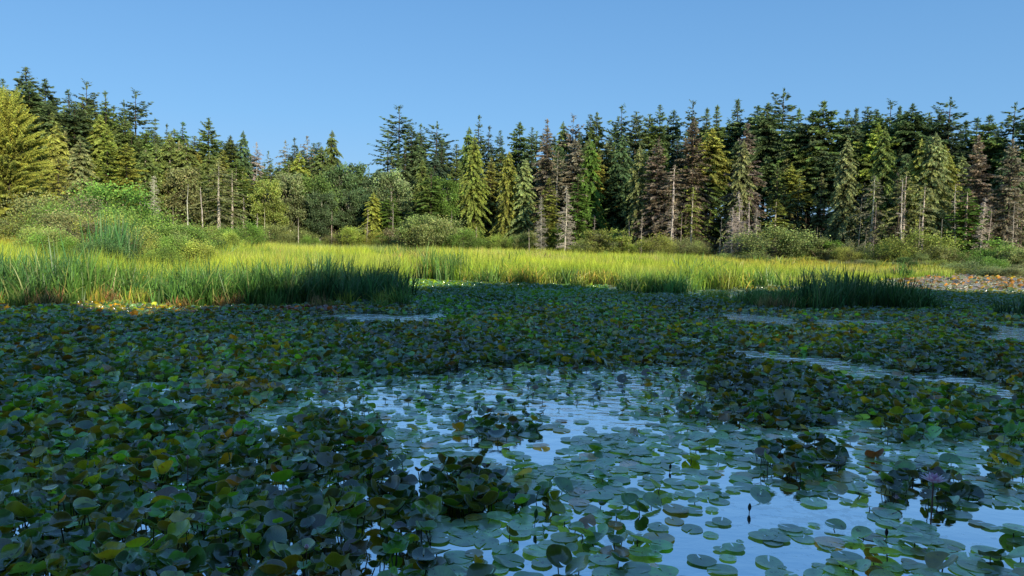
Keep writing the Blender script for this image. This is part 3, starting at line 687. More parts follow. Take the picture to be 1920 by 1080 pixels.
# snags and bare stems
SN = [(1018, 368, 106, SNAG_FULL, T_GREY, 1.0, "grey dead conifer with drooping bare branches, left of the pair at centre"),
      (1062, 348, 106, SNAG_FULL, T_PALE, 1.0, "taller pale dead conifer with bare branches, right of the pair at centre"),
      (1388, 358, 95, SNAG_FULL, T_PALE, 1.1, "tallest of the pinkish grey dead conifers standing in the clump by the right-hand shore"),
      (1376, 388, 94, SNAG_FULL, T_PALE, 1.3, "leftmost pinkish grey dead conifer of the clump by the right-hand shore"),
      (1407, 378, 94, SNAG_MED, T_PALE, 1.0, "thin leaning dead stem in the middle of the grey clump by the right-hand shore"),
      (1421, 392, 95, SNAG_FULL, T_GREY, 1.2, "rightmost grey dead conifer of the clump by the right-hand shore"),
      (1352, 408, 96, SNAG_MED, T_GREY, 0.8, "small dead stem just left of the grey dead clump"),
      (1614, 368, 92, SNAG_BARE, T_PALE, 0.8, "bare leaning pale stem before the mossy grey-green cedar"),
      (1623, 430, 88, SNAG_BARE, T_GREY, 0.8, "short bare stump leaning beside the bare pale stem"),
      (1641, 383, 89, SNAG_MED, T_GREY, 1.0, "grey dead trunk left of the far-right thicket"),
      (1685, 350, 87, SNAG_MED, T_DARK, 1.3, "thick dark trunk at the left end of the far-right thicket"),
      (1696, 335, 87, SNAG_MED, T_PALE, 1.0, "pale straight trunk beside the thick dark one in the far-right thicket"),
      (1728, 385, 86, SNAG_MED, T_GREY, 0.9, "grey straight trunk in the middle of the far-right thicket"),
      (1768, 410, 86, SNAG_BARE, T_PALE, 1.0, "shorter broken pale trunk in the far-right thicket"),
      (1798, 345, 86, SNAG_MED, T_PALE, 1.1, "tall pale trunk at the right end of the far-right thicket"),
      (1843, 370, 84, SNAG_FULL, T_PALE, 1.0, "pale grey dead conifer with many twigs near the right edge"),
      (1855, 392, 84, SNAG_MED, T_GREY, 1.0, "grey dead conifer just right of the pale twiggy one near the right edge"),
      (1885, 440, 84, SNAG_BARE, T_GREY, 1.2, "short crooked dead stump near the right edge"),
      (1905, 378, 84, SNAG_MED, T_GREY, 1.0, "dead stem closest to the right edge of the picture"),
      (262, 345, 98, SNAG_MED, T_PALE, 1.0, "leftmost pale bare stem by the left thicket"),
      (286, 328, 97, SNAG_FULL, T_PALE, 0.9, "bare pale tree with upswept twiggy branches on the left shore"),
      (272, 368, 96, SNAG_BARE, T_PALE, 0.9, "short bare stem between the two twiggy pale trees on the left shore"),
      (352, 345, 99, SNAG_BARE, T_PALE, 1.0, "smooth pale stem curving left below the olive trees"),
      (380, 350, 98, SNAG_BARE, T_PALE, 1.1, "pale stem leaning right below the olive trees"),
      (326, 388, 98, SNAG_BARE, T_PALE, 0.8, "short broken pale stump on the left shore"),
      (302, 402, 97, SNAG_BARE, T_GREY, 1.3, "shortest leaning grey stump on the left shore"),
      (481, 400, 108, SNAG_MED, T_PALE, 0.9, "small dead stem in front of the left-centre trees"),
      (497, 390, 108, SNAG_BARE, T_PALE, 0.9, "small leaning pale stem left of the narrow cedar"),
      (560, 408, 112, SNAG_BARE, T_PALE, 1.2, "leaning broken stem under the narrow cedar"),
      (622, 395, 116, SNAG_BARE, T_PALE, 0.9, "pale stem below the narrow standing cedar"),
      (688, 392, 114, SNAG_MED, T_GREY, 0.9, "bare grey stem just left of the small yellow-green conifer"),
      (737, 380, 114, SNAG_BARE, T_PALE, 0.8, "thin brown stem by the small bright conifer left of centre"),
      (778, 415, 112, SNAG_BARE, T_PALE, 1.2, "short grey stump in the bushes left of the brightest conifer"),
      (845, 395, 112, SNAG_MED, T_GREY, 0.9, "thin leaning stem right of the brightest conifer"),
      (848, 430, 108, SNAG_BARE, T_GREY, 1.6, "pair-like short grey post in the shore bushes at centre"),
      (893, 425, 108, SNAG_MED, T_PALE, 0.9, "tiny bleached snag standing over the central meadow edge"),
      (993, 428, 106, SNAG_BARE, T_PALE, 0.9, "thin bare stick left of the pair of grey snags"),
      (1116, 405, 106, SNAG_MED, T_GREY, 1.0, "small grey dead top among the shore bushes right of centre"),
      (1181, 415, 104, SNAG_BARE, T_PALE, 1.0, "small bleached stick left of the brown cone-shaped conifer"),
      (1205, 405, 102, SNAG_MED, T_PALE, 1.0, "small forked bleached stem left of the brown cone-shaped conifer"),
      (1262, 350, 101, SNAG_MED, T_PALE, 1.0, "tall pale stem before the brown cone-shaped conifer"),
      (1278, 398, 100, SNAG_BARE, T_GREY, 0.9, "short grey stem right of the brown cone-shaped conifer"),
      (1533, 425, 95, SNAG_BARE, T_GREY, 1.2, "forked grey stub in the dark gap of the right-hand shore"),
      (1540, 430, 95, SNAG_MED, T_GREY, 0.9, "twiggy stub beside the forked grey one on the right-hand shore")]
for px, ty, d, v, c, fat, lab in SN:
    put("dead_tree", v, px, ty, d, c, c, lab, "dead tree", None, fat * 1.0, 10.0)

# thin trunks in the far right thicket: alike
for i in range(52):
    px = random.uniform(1600, 1915); put("dead_tree", SNAG_MED + SNAG_FULL[:1], px, random.uniform(365, 425), float(F_edge(px)) - random.uniform(0, 3), random.choice([T_GREY, T_GREY, GREY_BR]), T_GREY,
        "thin grey twiggy dead conifer in the thicket along the right-hand shore", "dead tree", "thin dead conifers of the right-hand thicket", 1.0, 10.0)
for i in range(20):
    px = random.uniform(230, 760); put("dead_tree", SNAG_MED, px, random.uniform(360, 405), float(F_edge(px)) - random.uniform(0, 4), T_PALE, T_PALE,
        "thin pale bare stem standing against the left shore trees", "dead tree", "thin bare stems of the left shore", 0.8, 10.0)

# ------------------------------------------------------------------ shrubs
S_PALE = (0.35, 0.42, 0.14); S_GRN = (0.24, 0.40, 0.07); S_YEL = (0.42, 0.50, 0.10); S_DK = (0.12, 0.21, 0.06); S_TAN = (0.36, 0.35, 0.17)
def sh(px, ty, d, v, c, lab, grp=None, fat=1.0, href=3.0):
    return put("shrub", v, px, ty, d, c, (0.2, 0.16, 0.12), lab, "shrub", grp, fat, href)
LB = [(100, 372, 66, SHRUB, S_PALE, 1.3, "pale green round bush in front of the huge sunlit cedar"),
      (150, 378, 64, TWIGGY, S_TAN, 1.5, "tan twiggy bush at the middle of the left thicket"),
      (205, 352, 74, SHRUB, S_GRN, 1.3, "tallest fresh green bush behind the left thicket"),
      (230, 392, 62, SHRUB, S_GRN, 1.3, "bright green bush at the right of the left thicket"),
      (60, 392, 62, TWIGGY, S_PALE, 1.6, "whitish flowering bush left in the thicket"),
      (120, 400, 54, SHRUB, S_PALE, 1.2, "pale bush low in the left thicket above the reeds"),
      (165, 410, 50, TWIGGY, S_TAN, 1.6, "twiggy tan bush low in the left thicket above the reeds"),
      (195, 405, 52, SHRUB, S_YEL, 1.0, "yellow-green bush beside the blue-green reed tuft in the left thicket"),
      (300, 412, 49, SHRUB, S_GRN, 1.5, "broad dark-sided green bush rising from the reeds left of centre"),
      (340, 425, 47, SHRUB, S_GRN, 1.3, "lower right shoulder bush of the broad green one"),
      (265, 432, 46, SHRUB, S_DK, 1.2, "darkest green bush left of the broad green one"),
      (395, 445, 50, SHRUB, S_DK, .9, "small dark bush at the edge of the central meadow"),
      (75, 430, 50, SHRUB, S_YEL, 1.1, "low yellow bush right of the orange grass"),
      (800, 405, 104, SHRUB, S_PALE, 1.3, "pale bush below the brightest central conifer"),
      (822, 412, 103, SHRUB, S_PALE, 1.3, "second pale bush below the brightest central conifer"),
      (768, 420, 104, SAPLING, S_YEL, 1.3, "small yellow sapling left of the pale central bushes"),
      (872, 432, 101, SHRUB, S_GRN, 1.2, "small green bush before the dark central forest"),
      (1120, 422, 97, SAPLING, S_YEL, 2.0, "light green leafy sapling right of the grey snags"),
      (1160, 430, 96, SAPLING, S_YEL, 1.6, "yellow leafy sapling left of the pinkish shore bush"),
      (1232, 444, 93, SHRUB, S_YEL, 1.0, "round bright yellow bush right of centre"),
      (1450, 430, 90, SHRUB, S_PALE, 1.4, "large pale bush right of the grey dead clump"),
      (1490, 436, 89, SAPLING, (0.14, 0.24, 0.05), 2.0, "bright green sapling bush on the right-hand shore"),
      (1545, 438, 88, SAPLING, S_PALE, 1.5, "pale sapling beside the forked grey stub"),
      (1565, 445, 88, SAPLING, S_GRN, 1.8, "green sapling right of the forked grey stub"),
      (1720, 440, 82, SHRUB, S_YEL, 1.2, "yellow-green bush at the foot of the far-right thicket"),
      (1870, 450, 79, SAPLING, S_GRN, 2.0, "green sapling near the right edge"),
      (1700, 483, 74, SHRUB, S_DK, 1.3, "dark low rounded shrub on the right-hand meadow edge")]
for px, ty, d, v, c, fat, lab in LB:
    sh(px, ty, d, v, c, lab, None, fat, 5.0 if v is SAPLING else 3.0)
px = 470
while px < 1960:
    d = float(F_edge(px)) - random.uniform(5, 16)
    hz = horizon(px)
    sh(px, hz + random.uniform(-16, 9) + (6 if px > 1300 else 0), d, random.choice([SHRUB, SHRUB, TWIGGY]), random.choice([S_PALE, S_PALE, S_YEL, S_TAN, S_GRN]),
       "pale low bush in the sunlit hedge-like row along the far shore", "low bushes along the far shore", 1.15)
    px += random.uniform(9, 17)
px = 1230
while px < 1960:      # low hummocks in front on the right
    d = float(F_edge(px)) - random.uniform(16, 24)
    P = ptd(px, 480, d)
    sh(px, proj(np.array([P[0], d, random.uniform(0.7, 1.3)]))[1], d, SHRUB, random.choice([S_PALE, OLIVE, S_YEL]), "low olive hummock of scrub at the far edge of the right-hand meadow", "scrub hummocks on the right-hand meadow edge", 2.0)
    px += random.uniform(16, 30)
px = -60
while px < 1980:      # dark undergrowth inside the forest
    d = float(F_edge(px)) + random.uniform(8, 30)
    sh(px, horizon(px) - random.uniform(25, 60), d, SHRUB, random.choice([S_DK, G_DARK, G_BLUE]), "dark undergrowth bush in the shade between the forest trunks", "undergrowth bushes inside the forest", 1.1)
    px += random.uniform(18, 28)
# sunlit scrub of the left thicket
for i in range(34):
    px = random.uniform(60, 470); d = random.uniform(60, 88)
    sh(px, horizon(px) - random.uniform(-4, 38) * (1 if px < 300 else 0.4), d, random.choice([SHRUB, TWIGGY, SAPLING]) if False else random.choice([SHRUB, TWIGGY]), random.choice([S_PALE, S_GRN, S_YEL, S_TAN]),
       "sunlit bush of the tangled thicket on the left shore", "bushes of the left shore thicket", 0.85)

# ------------------------------------------------------------------ trees behind the viewer that shade the foreground
EDGE = [(-260, 584), (0, 586), (330, 586), (470, 584), (545, 562), (600, 549), (770, 541), (900, 533), (1200, 545), (1500, 553), (1700, 546), (1950, 556), (2300, 560)]
EW = np.array([at(a, b)[:2] for a, b in EDGE])
kx = SD[0] / SD[2]; ky = SD[1] / SD[2]          # shadow offset per metre of height = -(kx,ky)
def edge_y(x): return float(np.interp(x, EW[:, 0], EW[:, 1]))
n_b = 0
for row in range(4):
    s = -12.0
    while s < 92:
        t = s / 80.0
        bx = s + random.uniform(-.6, .6) + row * 1.0
        by = -7.5 + max(0, s - 8) * 0.42 - row * 3.2 + random.uniform(-.8, .8)
        if bx < 0.85 * by + 7: 
            by = (bx - 7) / 0.85 if bx > 7 else min(by, -4)
        # height whose shadow tip reaches the edge
        h = 3.0
        while h < 38:
            if by - ky * h >= edge_y(bx - kx * h): break
            h += 0.15
        h = h * random.uniform(0.9, 1.02)
        if 4 < h < 37:
            v = random.choice(BANKTREE); wd = 0.75 + 0.02 * h
            plant("broadleaf_tree", v, (bx, by, float(terrain_z(bx, by)) - 0.05), random.uniform(0, 6.28), (wd, wd, h / 12.0 * 0.97), jit(G_DARK), jit(T_DARK),
                  "dense leafy tree on the near bank outside the view that shades the lily pads", "tree", "leafy trees on the near bank")
            n_b += 1
        s += 2.7
print("bank trees", n_b)

# ------------------------------------------------------------------ reeds
def blades(mb, P, H, W, lean_dir, lean, curl, C0, C1, seg=4):
    """tapered bending blades; P base (n,3)"""
    n = len(P); r = rng
    a = r.random(n) * math.pi
    S = np.stack([np.cos(a), np.sin(a), np.zeros(n)], -1)
    LD = np.stack([np.cos(lean_dir), np.sin(lean_dir), np.zeros(n)], -1)
    rows = []; cols = []
    for i in range(seg + 1):
        t = i / seg
        off = LD * (H * (lean * t + curl * t ** 2.5))[:, None]
        z = H * (t - 0.35 * curl * t ** 3)
        c = P + off; c[:, 2] += z
        wd = W * (1 - t) ** 0.6 * (0.55 + 0.45 * min(1, t * 3)) if i < seg else W * 0
        if i < seg:
            rows += [c - S * wd[:, None] / 2, c + S * wd[:, None] / 2]; cols += [C0 * (1 - t) + C1 * t] * 2
        else:
            rows += [c]; cols += [C1]
    k = 2 * seg + 1
    V = np.stack(rows, 1).reshape(-1, 3); C = np.stack(cols, 1).reshape(-1, 3)
    base = np.arange(n)[:, None] * k
    Q = [base + np.array([[2 * i, 2 * i + 1, 2 * i + 3, 2 * i + 2]]) for i in range(seg - 1)]
    n0 = mb.n
    if Q: mb.add(V, np.concatenate(Q), C)
    else: mb.add(V, np.zeros((0, 4), int), C)
    T = base + np.array([[2 * seg - 2, 2 * seg - 1, 2 * seg]])
    mb.f.append(T + n0)

def reed_clump(seed, n=135, rad=0.75, h=1.9):
    r = np.random.default_rng(seed); mb = MB()
    a = r.random(n) * 6.28; q = rad * np.sqrt(r.random(n))
    # blades stand in fans
    fans = r.integers(0, 22, n); fa = r.random(22) * 6.28; fq = rad * np.sqrt(r.random(22))
    P = np.stack([np.cos(fa[fans]) * fq[fans] + r.normal(0, .07, n), np.sin(fa[fans]) * fq[fans] + r.normal(0, .07, n), np.full(n, -0.15)], -1)
    H = h * (0.45 + 0.65 * r.random(n)) * (0.75 + 0.4 * r.random(22))[fans]; W = 0.038 + 0.034 * r.random(n)
    br = (0.4 + 1.0 * r.random(n))[:, None] * (0.7 + .6 * r.random(22))[fans][:, None]
    c0 = np.array([0.8, 0.95, 0.8]) * br * 0.5; c1 = np.array([1.2, 1.15, 0.9]) * br  # blade bases darkened: shadow between the blades put into the colour
    dead = r.random(n) < 0.10
    c0[dead] = [2.0, 1.1, 1.4]; c1[dead] = [2.6, 1.45, 1.8]
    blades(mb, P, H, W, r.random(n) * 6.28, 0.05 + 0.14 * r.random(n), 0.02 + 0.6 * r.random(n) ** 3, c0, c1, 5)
    return mb.mesh("reed_blades", M_REED)
REED = [reed_clump(400 + i) for i in range(5)]
REEDTALL = [reed_clump(410 + i, 95, 0.6, 2.25) for i in range(3)]
RG = (0.15, 0.31, 0.07); RY = (0.36, 0.44, 0.07); RB = (0.10, 0.25, 0.09); RD = (0.10, 0.21, 0.06)  # RD: darker green for reeds in shadow, shade put into the colour
def reed(px, by, hs, c, lab, grp, ws=1.0, tall=False):
    p = at(px, by, 0.0)
    o = link("reed_clump", random.choice(REEDTALL if tall else REED), None, (float(p[0]), float(p[1]), 0.0), jit(c))
    o.rotation_euler = (0, 0, random.uniform(0, 6.28)); o.scale = (ws, ws, hs)
    return tag(o, lab, "reeds", grp)
def reed_run(x0, x1, step, byf, hs, cols, lab, grp, rows=2, dy=7, ws=1.0, tall=False):
    for r_ in range(rows):
        px = x0 + r_ * step * .5
        while px < x1:
            reed(px + random.uniform(-9, 9), byf(px) - r_ * dy + random.uniform(-3, 4), hs * random.uniform(.72, 1.15), random.choice(cols), lab, grp, ws, tall)
            px += step
reed_run(-40, 165, 27, lambda x: 571, 0.86, [RG, RG, RB], "tall green reed clump at the far left, lit by the sun", "sunlit green reeds at the far left", 3, 9, 1.0, True)
reed_run(170, 315, 30, lambda x: 566, 0.72, [RY, RG, RG], "yellow-green sunlit reed clump between the far-left reeds and the small gap", "yellow reeds left of the small gap", 3, 8)
reed_run(340, 535, 26, lambda x: 574, 0.76, [RG, RG, RB], "half-lit reed clump right of the small gap in the left reeds", "half-lit reeds right of the small gap", 3, 8)
reed_run(540, 755, 32, lambda x: 570 - (x - 540) * 0.03, 0.85, [RD, RB, RD], "dark shaded reed clump at the right end of the left-hand reeds", "dark shaded reeds left of centre", 3, 9)
reed_run(1505, 1680, 33, lambda x: 580, 0.86, [RD, RD, RB], "dark tall reed clump of the island on the right", "reeds of the dark island on the right", 3, 8)
reed_run(1405, 1500, 30, lambda x: 576, 0.45, [RY, RG], "short green reed clump at the left end of the dark island", "short reeds left of the dark island", 2, 8)
reed_run(1680, 1735, 26, lambda x: 578, 0.55, [RG, RD], "short dark reed clump at the right end of the island", "short reeds right of the dark island", 2, 6)
reed_run(1185, 1290, 26, lambda x: 548, 0.62, [RG, RY, RG], "green reed clump on the small headland right of centre", "reeds of the small headland right of centre", 3, 6)
reed_run(1300, 1450, 30, lambda x: 540, 0.72, [RG, RG, RY], "mid-green reed clump along the bright meadow front right of the headland", "reeds along the meadow front right of the headland", 2, 6)
reed_run(805, 880, 26, lambda x: 522, 0.95, [RB, RG], "blue-green reed fan at the meadow edge by the narrow channel", "reed fans by the narrow channel", 2, 4, 1.0, True)
reed_run(890, 1160, 32, lambda x: 527 + (x - 890) * 0.03, 0.6, [RG, RY, RY], "low sunlit reed clump on the water's edge at centre", "low reeds on the central water's edge", 2, 5)
reed_run(195, 240, 22, lambda x: 520, 1.5, [RB], "blue-green reed tuft standing inside the left thicket", "blue-green reeds inside the left thicket", 2, 5, 1.2, True)
reed_run(395, 520, 30, lambda x: 500, 1.0, [RB, RG], "blue-green reed clump at the back of the left-hand reeds", "blue-green reeds behind the left-hand reeds", 2, 5, 1.1)
for i in range(26):
    px = random.uniform(75, 395); d = random.uniform(34, 58)
    ty = horizon(px) + (58 - d) * 1.3 - random.uniform(-8, 20) + (8 if px > 330 else 0)
    sh(px, ty, d, random.choice([SHRUB, SHRUB, TWIGGY]), random.choice([S_GRN, S_GRN, S_PALE, S_YEL, S_DK]), "leafy bush in the thicket just behind the left-hand reeds", "leafy bushes behind the left-hand reeds", 0.85)
# taller sedge tufts scattered through the meadow
for i in range(110):
    px = random.uniform(-30, 1780); d = random.uniform(30, 95)
    P = ptd(px, 500, d)
    if d < front_y(px) + 1.5 or d > F_edge(px) - 8: continue
    o = link("sedge_tuft", random.choice(REED), None, (float(P[0]), d, 0.0), jit(random.choice([RG, RY, RB, (0.5, 0.40, 0.16), RG])))
    k = random.uniform(0.55, 0.85); o.scale = (random.uniform(1.2, 2.2), random.uniform(1.0, 1.6), k); o.rotation_euler = (0, 0, random.uniform(0, 6))
    tag(o, "taller tuft of sedge standing out of the sunlit yellow meadow grass", "sedge tuft", "sedge tufts in the meadow")
for px in list(range(-20, 760, 24)) + list(range(1400, 1760, 30)):
    reed(px + random.uniform(-10, 10), random.uniform(569, 581), random.uniform(.18, .42), random.choice([RG, RY, RG, (0.4, 0.3, 0.12)]), "short tuft of young reeds at the ragged foot of a reed bed, among lily pads", "short tufts at the foot of the reed beds", random.uniform(.35, .7))
reed(1085, 541, 0.4, RY, "small bright yellow tuft standing alone before the central meadow", None, .7)
reed(1330, 556, 0.22, RY, "left of two tiny yellow tufts in the shallow water right of centre", None, .5)
reed(1352, 556, 0.22, RY, "right of two tiny yellow tufts in the shallow water right of centre", None, .5)
reed(1905, 592, 0.5, RD, "dark reed tuft at the right edge of the picture", None, .9)

# ------------------------------------------------------------------ meadow grass (stuff)
def build_grass():
    mb = MB()
    total = 0
    for y0, y1, den, seg, wd, nb in ((24, 40, 9, 3, 0.022, 9), (40, 60, 7, 2, 0.03, 8), (60, 90, 4.0, 2, 0.045, 7), (90, 130, 2.2, 1, 0.07, 7)):
        area = (y1 - y0) * (y0 + y1) * 0.5 * 1.62
        n = int(area * den)
        y = np.sqrt(rng.uniform(y0 ** 2, y1 ** 2, n)); x = rng.uniform(-0.81, 0.78, n) * y
        px = col_of(x, y)
        ok = (y > front_y(px) + rng.random(n) * 0.8 + 4.5 * np.maximum(0, vnoise(x, y, 2.6, 61) - 0.45)) & (y < F_edge(px) - 2 + rng.normal(0, 2, n))
        # low brown opening left of centre and a few thinner patches
        _, py = proj(np.stack([x, y, np.zeros_like(x)], -1))
        op = ((px - 755) / 60) ** 2 + ((py - 492) / 12) ** 2 < 1
        ok &= ~(op & (rng.random(n) < 0.85))
        ok &= ~((px > 70) & (px < 395) & (y > 33) & (y < 66) & (rng.random(n) < 0.9))
        ok &= (vnoise(x, y, 2.2, 3) > 0.16) | (rng.random(n) < 0.4)
        x, y, px, py = x[ok], y[ok], px[ok], py[ok]
        n = len(x)
        hh = 0.62 + 0.65 * vnoise(x, y, 5, 1) + 0.6 * vnoise(x, y, 1.4, 4)
        hh *= np.interp(px, [-200, 300, 420, 900, 1300, 1700, 2100], [1.1, 1.1, 1.05, 1.0, 0.9, 0.6, 0.5])
        hh *= np.clip((y - front_y(px)) / 2.0 + 0.45, 0.3, 1)
        n1 = np.clip((vnoise(x, y * 1.6, 8, 6) - .5) * 1.8 + .6, 0, 1); n2 = vnoise(x * 0.5, y, 2.5, 8)
        cy = np.array([0.72, 0.84, 0.10]); cg = np.array([0.38, 0.58, 0.07]); co_ = np.array([0.75, 0.50, 0.10]); cb_ = np.array([0.42, 0.55, 0.22]); ct = np.array([0.75, 0.68, 0.28])
        C = cy * n1[:, None] + cg * (1 - n1[:, None])
        k = np.clip((n2 - 0.62) * 3, 0, 1)[:, None]; C = C * (1 - k) + ct * k
        # orange areas
        g1 = np.exp(-((px - 1580) / 190) ** 2 - ((py - 498) / 14) ** 2)[:, None]; C = C * (1 - 0.8 * g1) + co_ * 0.8 * g1
        g2 = np.exp(-((px - 10) / 60) ** 2) * (y > 55); g2 = g2[:, None]; C = C * (1 - 0.8 * g2) + co_ * 0.8 * g2
        g3 = (np.exp(-((px - 640) / 260) ** 2) * np.clip((y - 78) / 10, 0, 1))[:, None]; C = C * (1 - 0.85 * g3) + cb_ * 0.85 * g3
        gi = np.clip(1 - (y - front_y(px)) / 7, 0, 1)[:, None] * 0.5; C = C * (1 - gi) + cg * gi
        bi = np.repeat(np.arange(n), nb); m_ = len(bi)
        P = np.stack([x[bi] + rng.normal(0, 0.16, m_), y[bi] + rng.normal(0, 0.16, m_), np.full(m_, -0.02)], -1)
        H = hh[bi] * (0.6 + 0.55 * rng.random(m_)); W = wd * (0.7 + 0.7 * rng.random(m_))
        c = C[bi] * (0.5 + 0.8 * rng.random(m_))[:, None] * (1 + rng.normal(0, .06, (m_, 3)))
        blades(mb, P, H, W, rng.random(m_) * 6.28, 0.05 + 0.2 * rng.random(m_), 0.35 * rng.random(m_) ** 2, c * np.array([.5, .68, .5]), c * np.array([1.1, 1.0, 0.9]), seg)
        total += m_
    print("grass blades", total)
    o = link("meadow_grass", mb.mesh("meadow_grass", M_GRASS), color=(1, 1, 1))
    tag(o, "tall yellow-green marsh grass covering the meadow between pond and forest", "grass", kind="stuff")
build_grass()

# ------------------------------------------------------------------ lily pads
A_ = [(520, 716), (740, 710), (930, 694), (1130, 684), (1290, 688), (1300, 740), (1420, 800), (1640, 800), (1920, 820), (1990, 830), (1990, 1200), (1200, 1200), (1090, 1010), (980, 965), (860, 930),
      (750, 870), (700, 805), (560, 795), (460, 802), (455, 772), (560, 750)]
B_ = [(1225, 628), (1330, 630), (1500, 660), (1700, 688), (1920, 726), (2000, 770), (1900, 758), (1800, 738), (1640, 716), (1560, 722), (1480, 688), (1350, 662), (1240, 642)]
C_ = [(1270, 587), (1400, 590), (1530, 600), (1700, 604), (1700, 612), (1510, 614), (1380, 610)]
D_ = [(1800, 608), (1990, 622), (1990, 648), (1840, 634)]
E_ = [(540, 586), (820, 590), (830, 604), (640, 607)]
Fp = [(220, 713), (335, 720), (335, 740), (240, 733)]
Gp = [(1140, 533), (1300, 541), (1410, 546), (1400, 562), (1160, 554)]
Hp = [(765, 517), (1180, 533), (1180, 540), (775, 527)]
I_ = [(960, 1000), (1250, 980), (1200, 1200), (760, 1200), (800, 1010)]
RED = [(1640, 519), (1790, 510), (2100, 512), (2100, 546), (1700, 546)]
GRNP = [(765, 525), (1180, 536), (1120, 552), (960, 575), (830, 610), (760, 570)]
CLUMPS = [(1490, 868, 88, 36, 1), (1735, 922, 90, 42, 1), (1905, 872, 60, 46, 1), (930, 800, 80, 26, .7), (640, 800, 80, 30, .8), (1105, 770, 60, 20, .4), (1360, 770, 100, 26, .8), (870, 905, 70, 30, .6), (1180, 730, 60, 16, .5), (1750, 815, 120, 18, .7), (1020, 720, 60, 14, .4), (770, 750, 30, 14, .4), (1820, 1055, 90, 22, .35)]

def sample_pads():
    out = []
    for y0, y1 in ((4.6, 9), (9, 15), (15, 24), (24, 42), (42, 92)):
        rmean = 0.090 if y1 < 16 else (0.094 if y1 < 43 else 0.19)
        xr = 0.78
        area = (y1 ** 2 - y0 ** 2) * xr if y1 < 50 else (y1 ** 2 - y0 ** 2) * 0.32
        lam = 3.6 / (math.pi * rmean ** 2) if y1 < 25 else 1.9 / (math.pi * rmean ** 2)
        n = int(area * lam)
        y = np.sqrt(rng.uniform(y0 ** 2, y1 ** 2, n))
        x = (rng.uniform(-xr, xr, n) if y1 < 50 else rng.uniform(0.10, 0.74, n)) * y
        px, py = proj(np.stack([x, y, np.zeros(n)], -1))
        jx = (vnoise(x, y, 0.9, 21) - .5) * 60 * 1.0 + (vnoise(x, y, 3, 23) - .5) * 90; jy = ((vnoise(x, y, 0.9, 22) - .5) * 1.4 + (vnoise(x, y, 2.5, 24) - .5)) * (py - 430) * np.where(py < 770, 0.035, 0.10)
        qx, qy = px + jx, py + jy
        cover = np.full(n, 0.95); raise_ = np.full(n, 1.0)
        def setz(poly, c, r, jit_=True):
            k = inpoly(qx if jit_ else px, qy if jit_ else py, poly); cover[k] = c; raise_[k] = r
        setz(A_, 0.85, 0.02); 
        k = inpoly(qx, qy, A_) & (qy > 850) & (qx > 1130); cover[k] = 0.58
        k = inpoly(qx, qy, A_) & (qy < 770); cover[k] = 0.52; raise_[k] = 0.30
        setz(I_, 0.8, 0.22)
        setz(B_, 0.10, 0.05); setz(C_, 0.03, 0); setz(D_, 0.04, 0); setz(E_, 0.05, 0.0); setz(Fp, 0.05, 0); setz(Gp, 0.3, 0.1); setz(Hp, 0.0, 0, False)
        for cx, cy, rx, ry, s in CLUMPS:
            k = (((px + jx * .3 - cx) / rx) ** 2 + ((py + jy * .3 - cy) / ry) ** 2) < 1
            cover[k] = np.maximum(cover[k], 0.35 + 0.3 * s); raise_[k] = np.maximum(raise_[k], s * .85)
        red = inpoly(qx * .3 + px * .7, py, RED)
        cover[red] = 1.0; raise_[red] = 0.35
        far = (y > 42) & ~red; cover[far] = np.where(px[far] > 1640, 0.75, 0.0); raise_[far] = 0.4
        # not inside the marsh
        cover[(y > front_y(px) - 0.1) & ~((px > 1640) & (py > 512))] = 0
        # patchiness
        patch = vnoise(x, y, 0.8, 31) * .6 + vnoise(x, y, 2.2, 32) * .4
        low = raise_ < 0.5
        cover = np.where(low, cover * np.clip(patch * 3.4 - 0.9, 0.06, 2.0), cover * np.clip(0.6 + patch * .8, 0, 1.2))
        keep = rng.random(n) < cover
        # nothing but open water and sparse pads around a few spots
        x, y, px, py, raise_, red, qx, qy = [a[keep] for a in (x, y, px, py, raise_, red, qx, qy)]
        n = len(x)
        rr = rmean * np.where(inpoly(qx, qy, A_) & (qy < 800), 0.8, 1.0) * (0.55 + 0.85 * rng.random(n)) * np.where(rng.random(n) < 0.15, 0.55, 1)
        # thin out overlapping flat pads
        order = np.argsort(-rr)
        cell = {}
        ok = np.ones(n, bool)
        for i in order:
            fl = raise_[i] < 0.3
            minf = 0.54 if fl else 0.22
            cx_, cy_ = int(x[i] / 0.3), int(y[i] / 0.3); bad = False
            for a in (-1, 0, 1):
                for b in (-1, 0, 1):
                    for j in cell.get((cx_ + a, cy_ + b), ()):
                        if (x[i] - x[j]) ** 2 + (y[i] - y[j]) ** 2 < ((rr[i] + rr[j]) * minf) ** 2: bad = True; break
                    if bad: break
                if bad: break
            if bad: ok[i] = False
            else: cell.setdefault((cx_, cy_), []).append(i)
        out.append(np.stack([x, y, px, py, raise_, red, rr, qx, qy], 1)[ok])
    return np.concatenate(out)
PADS = sample_pads()
print("pads", len(PADS))

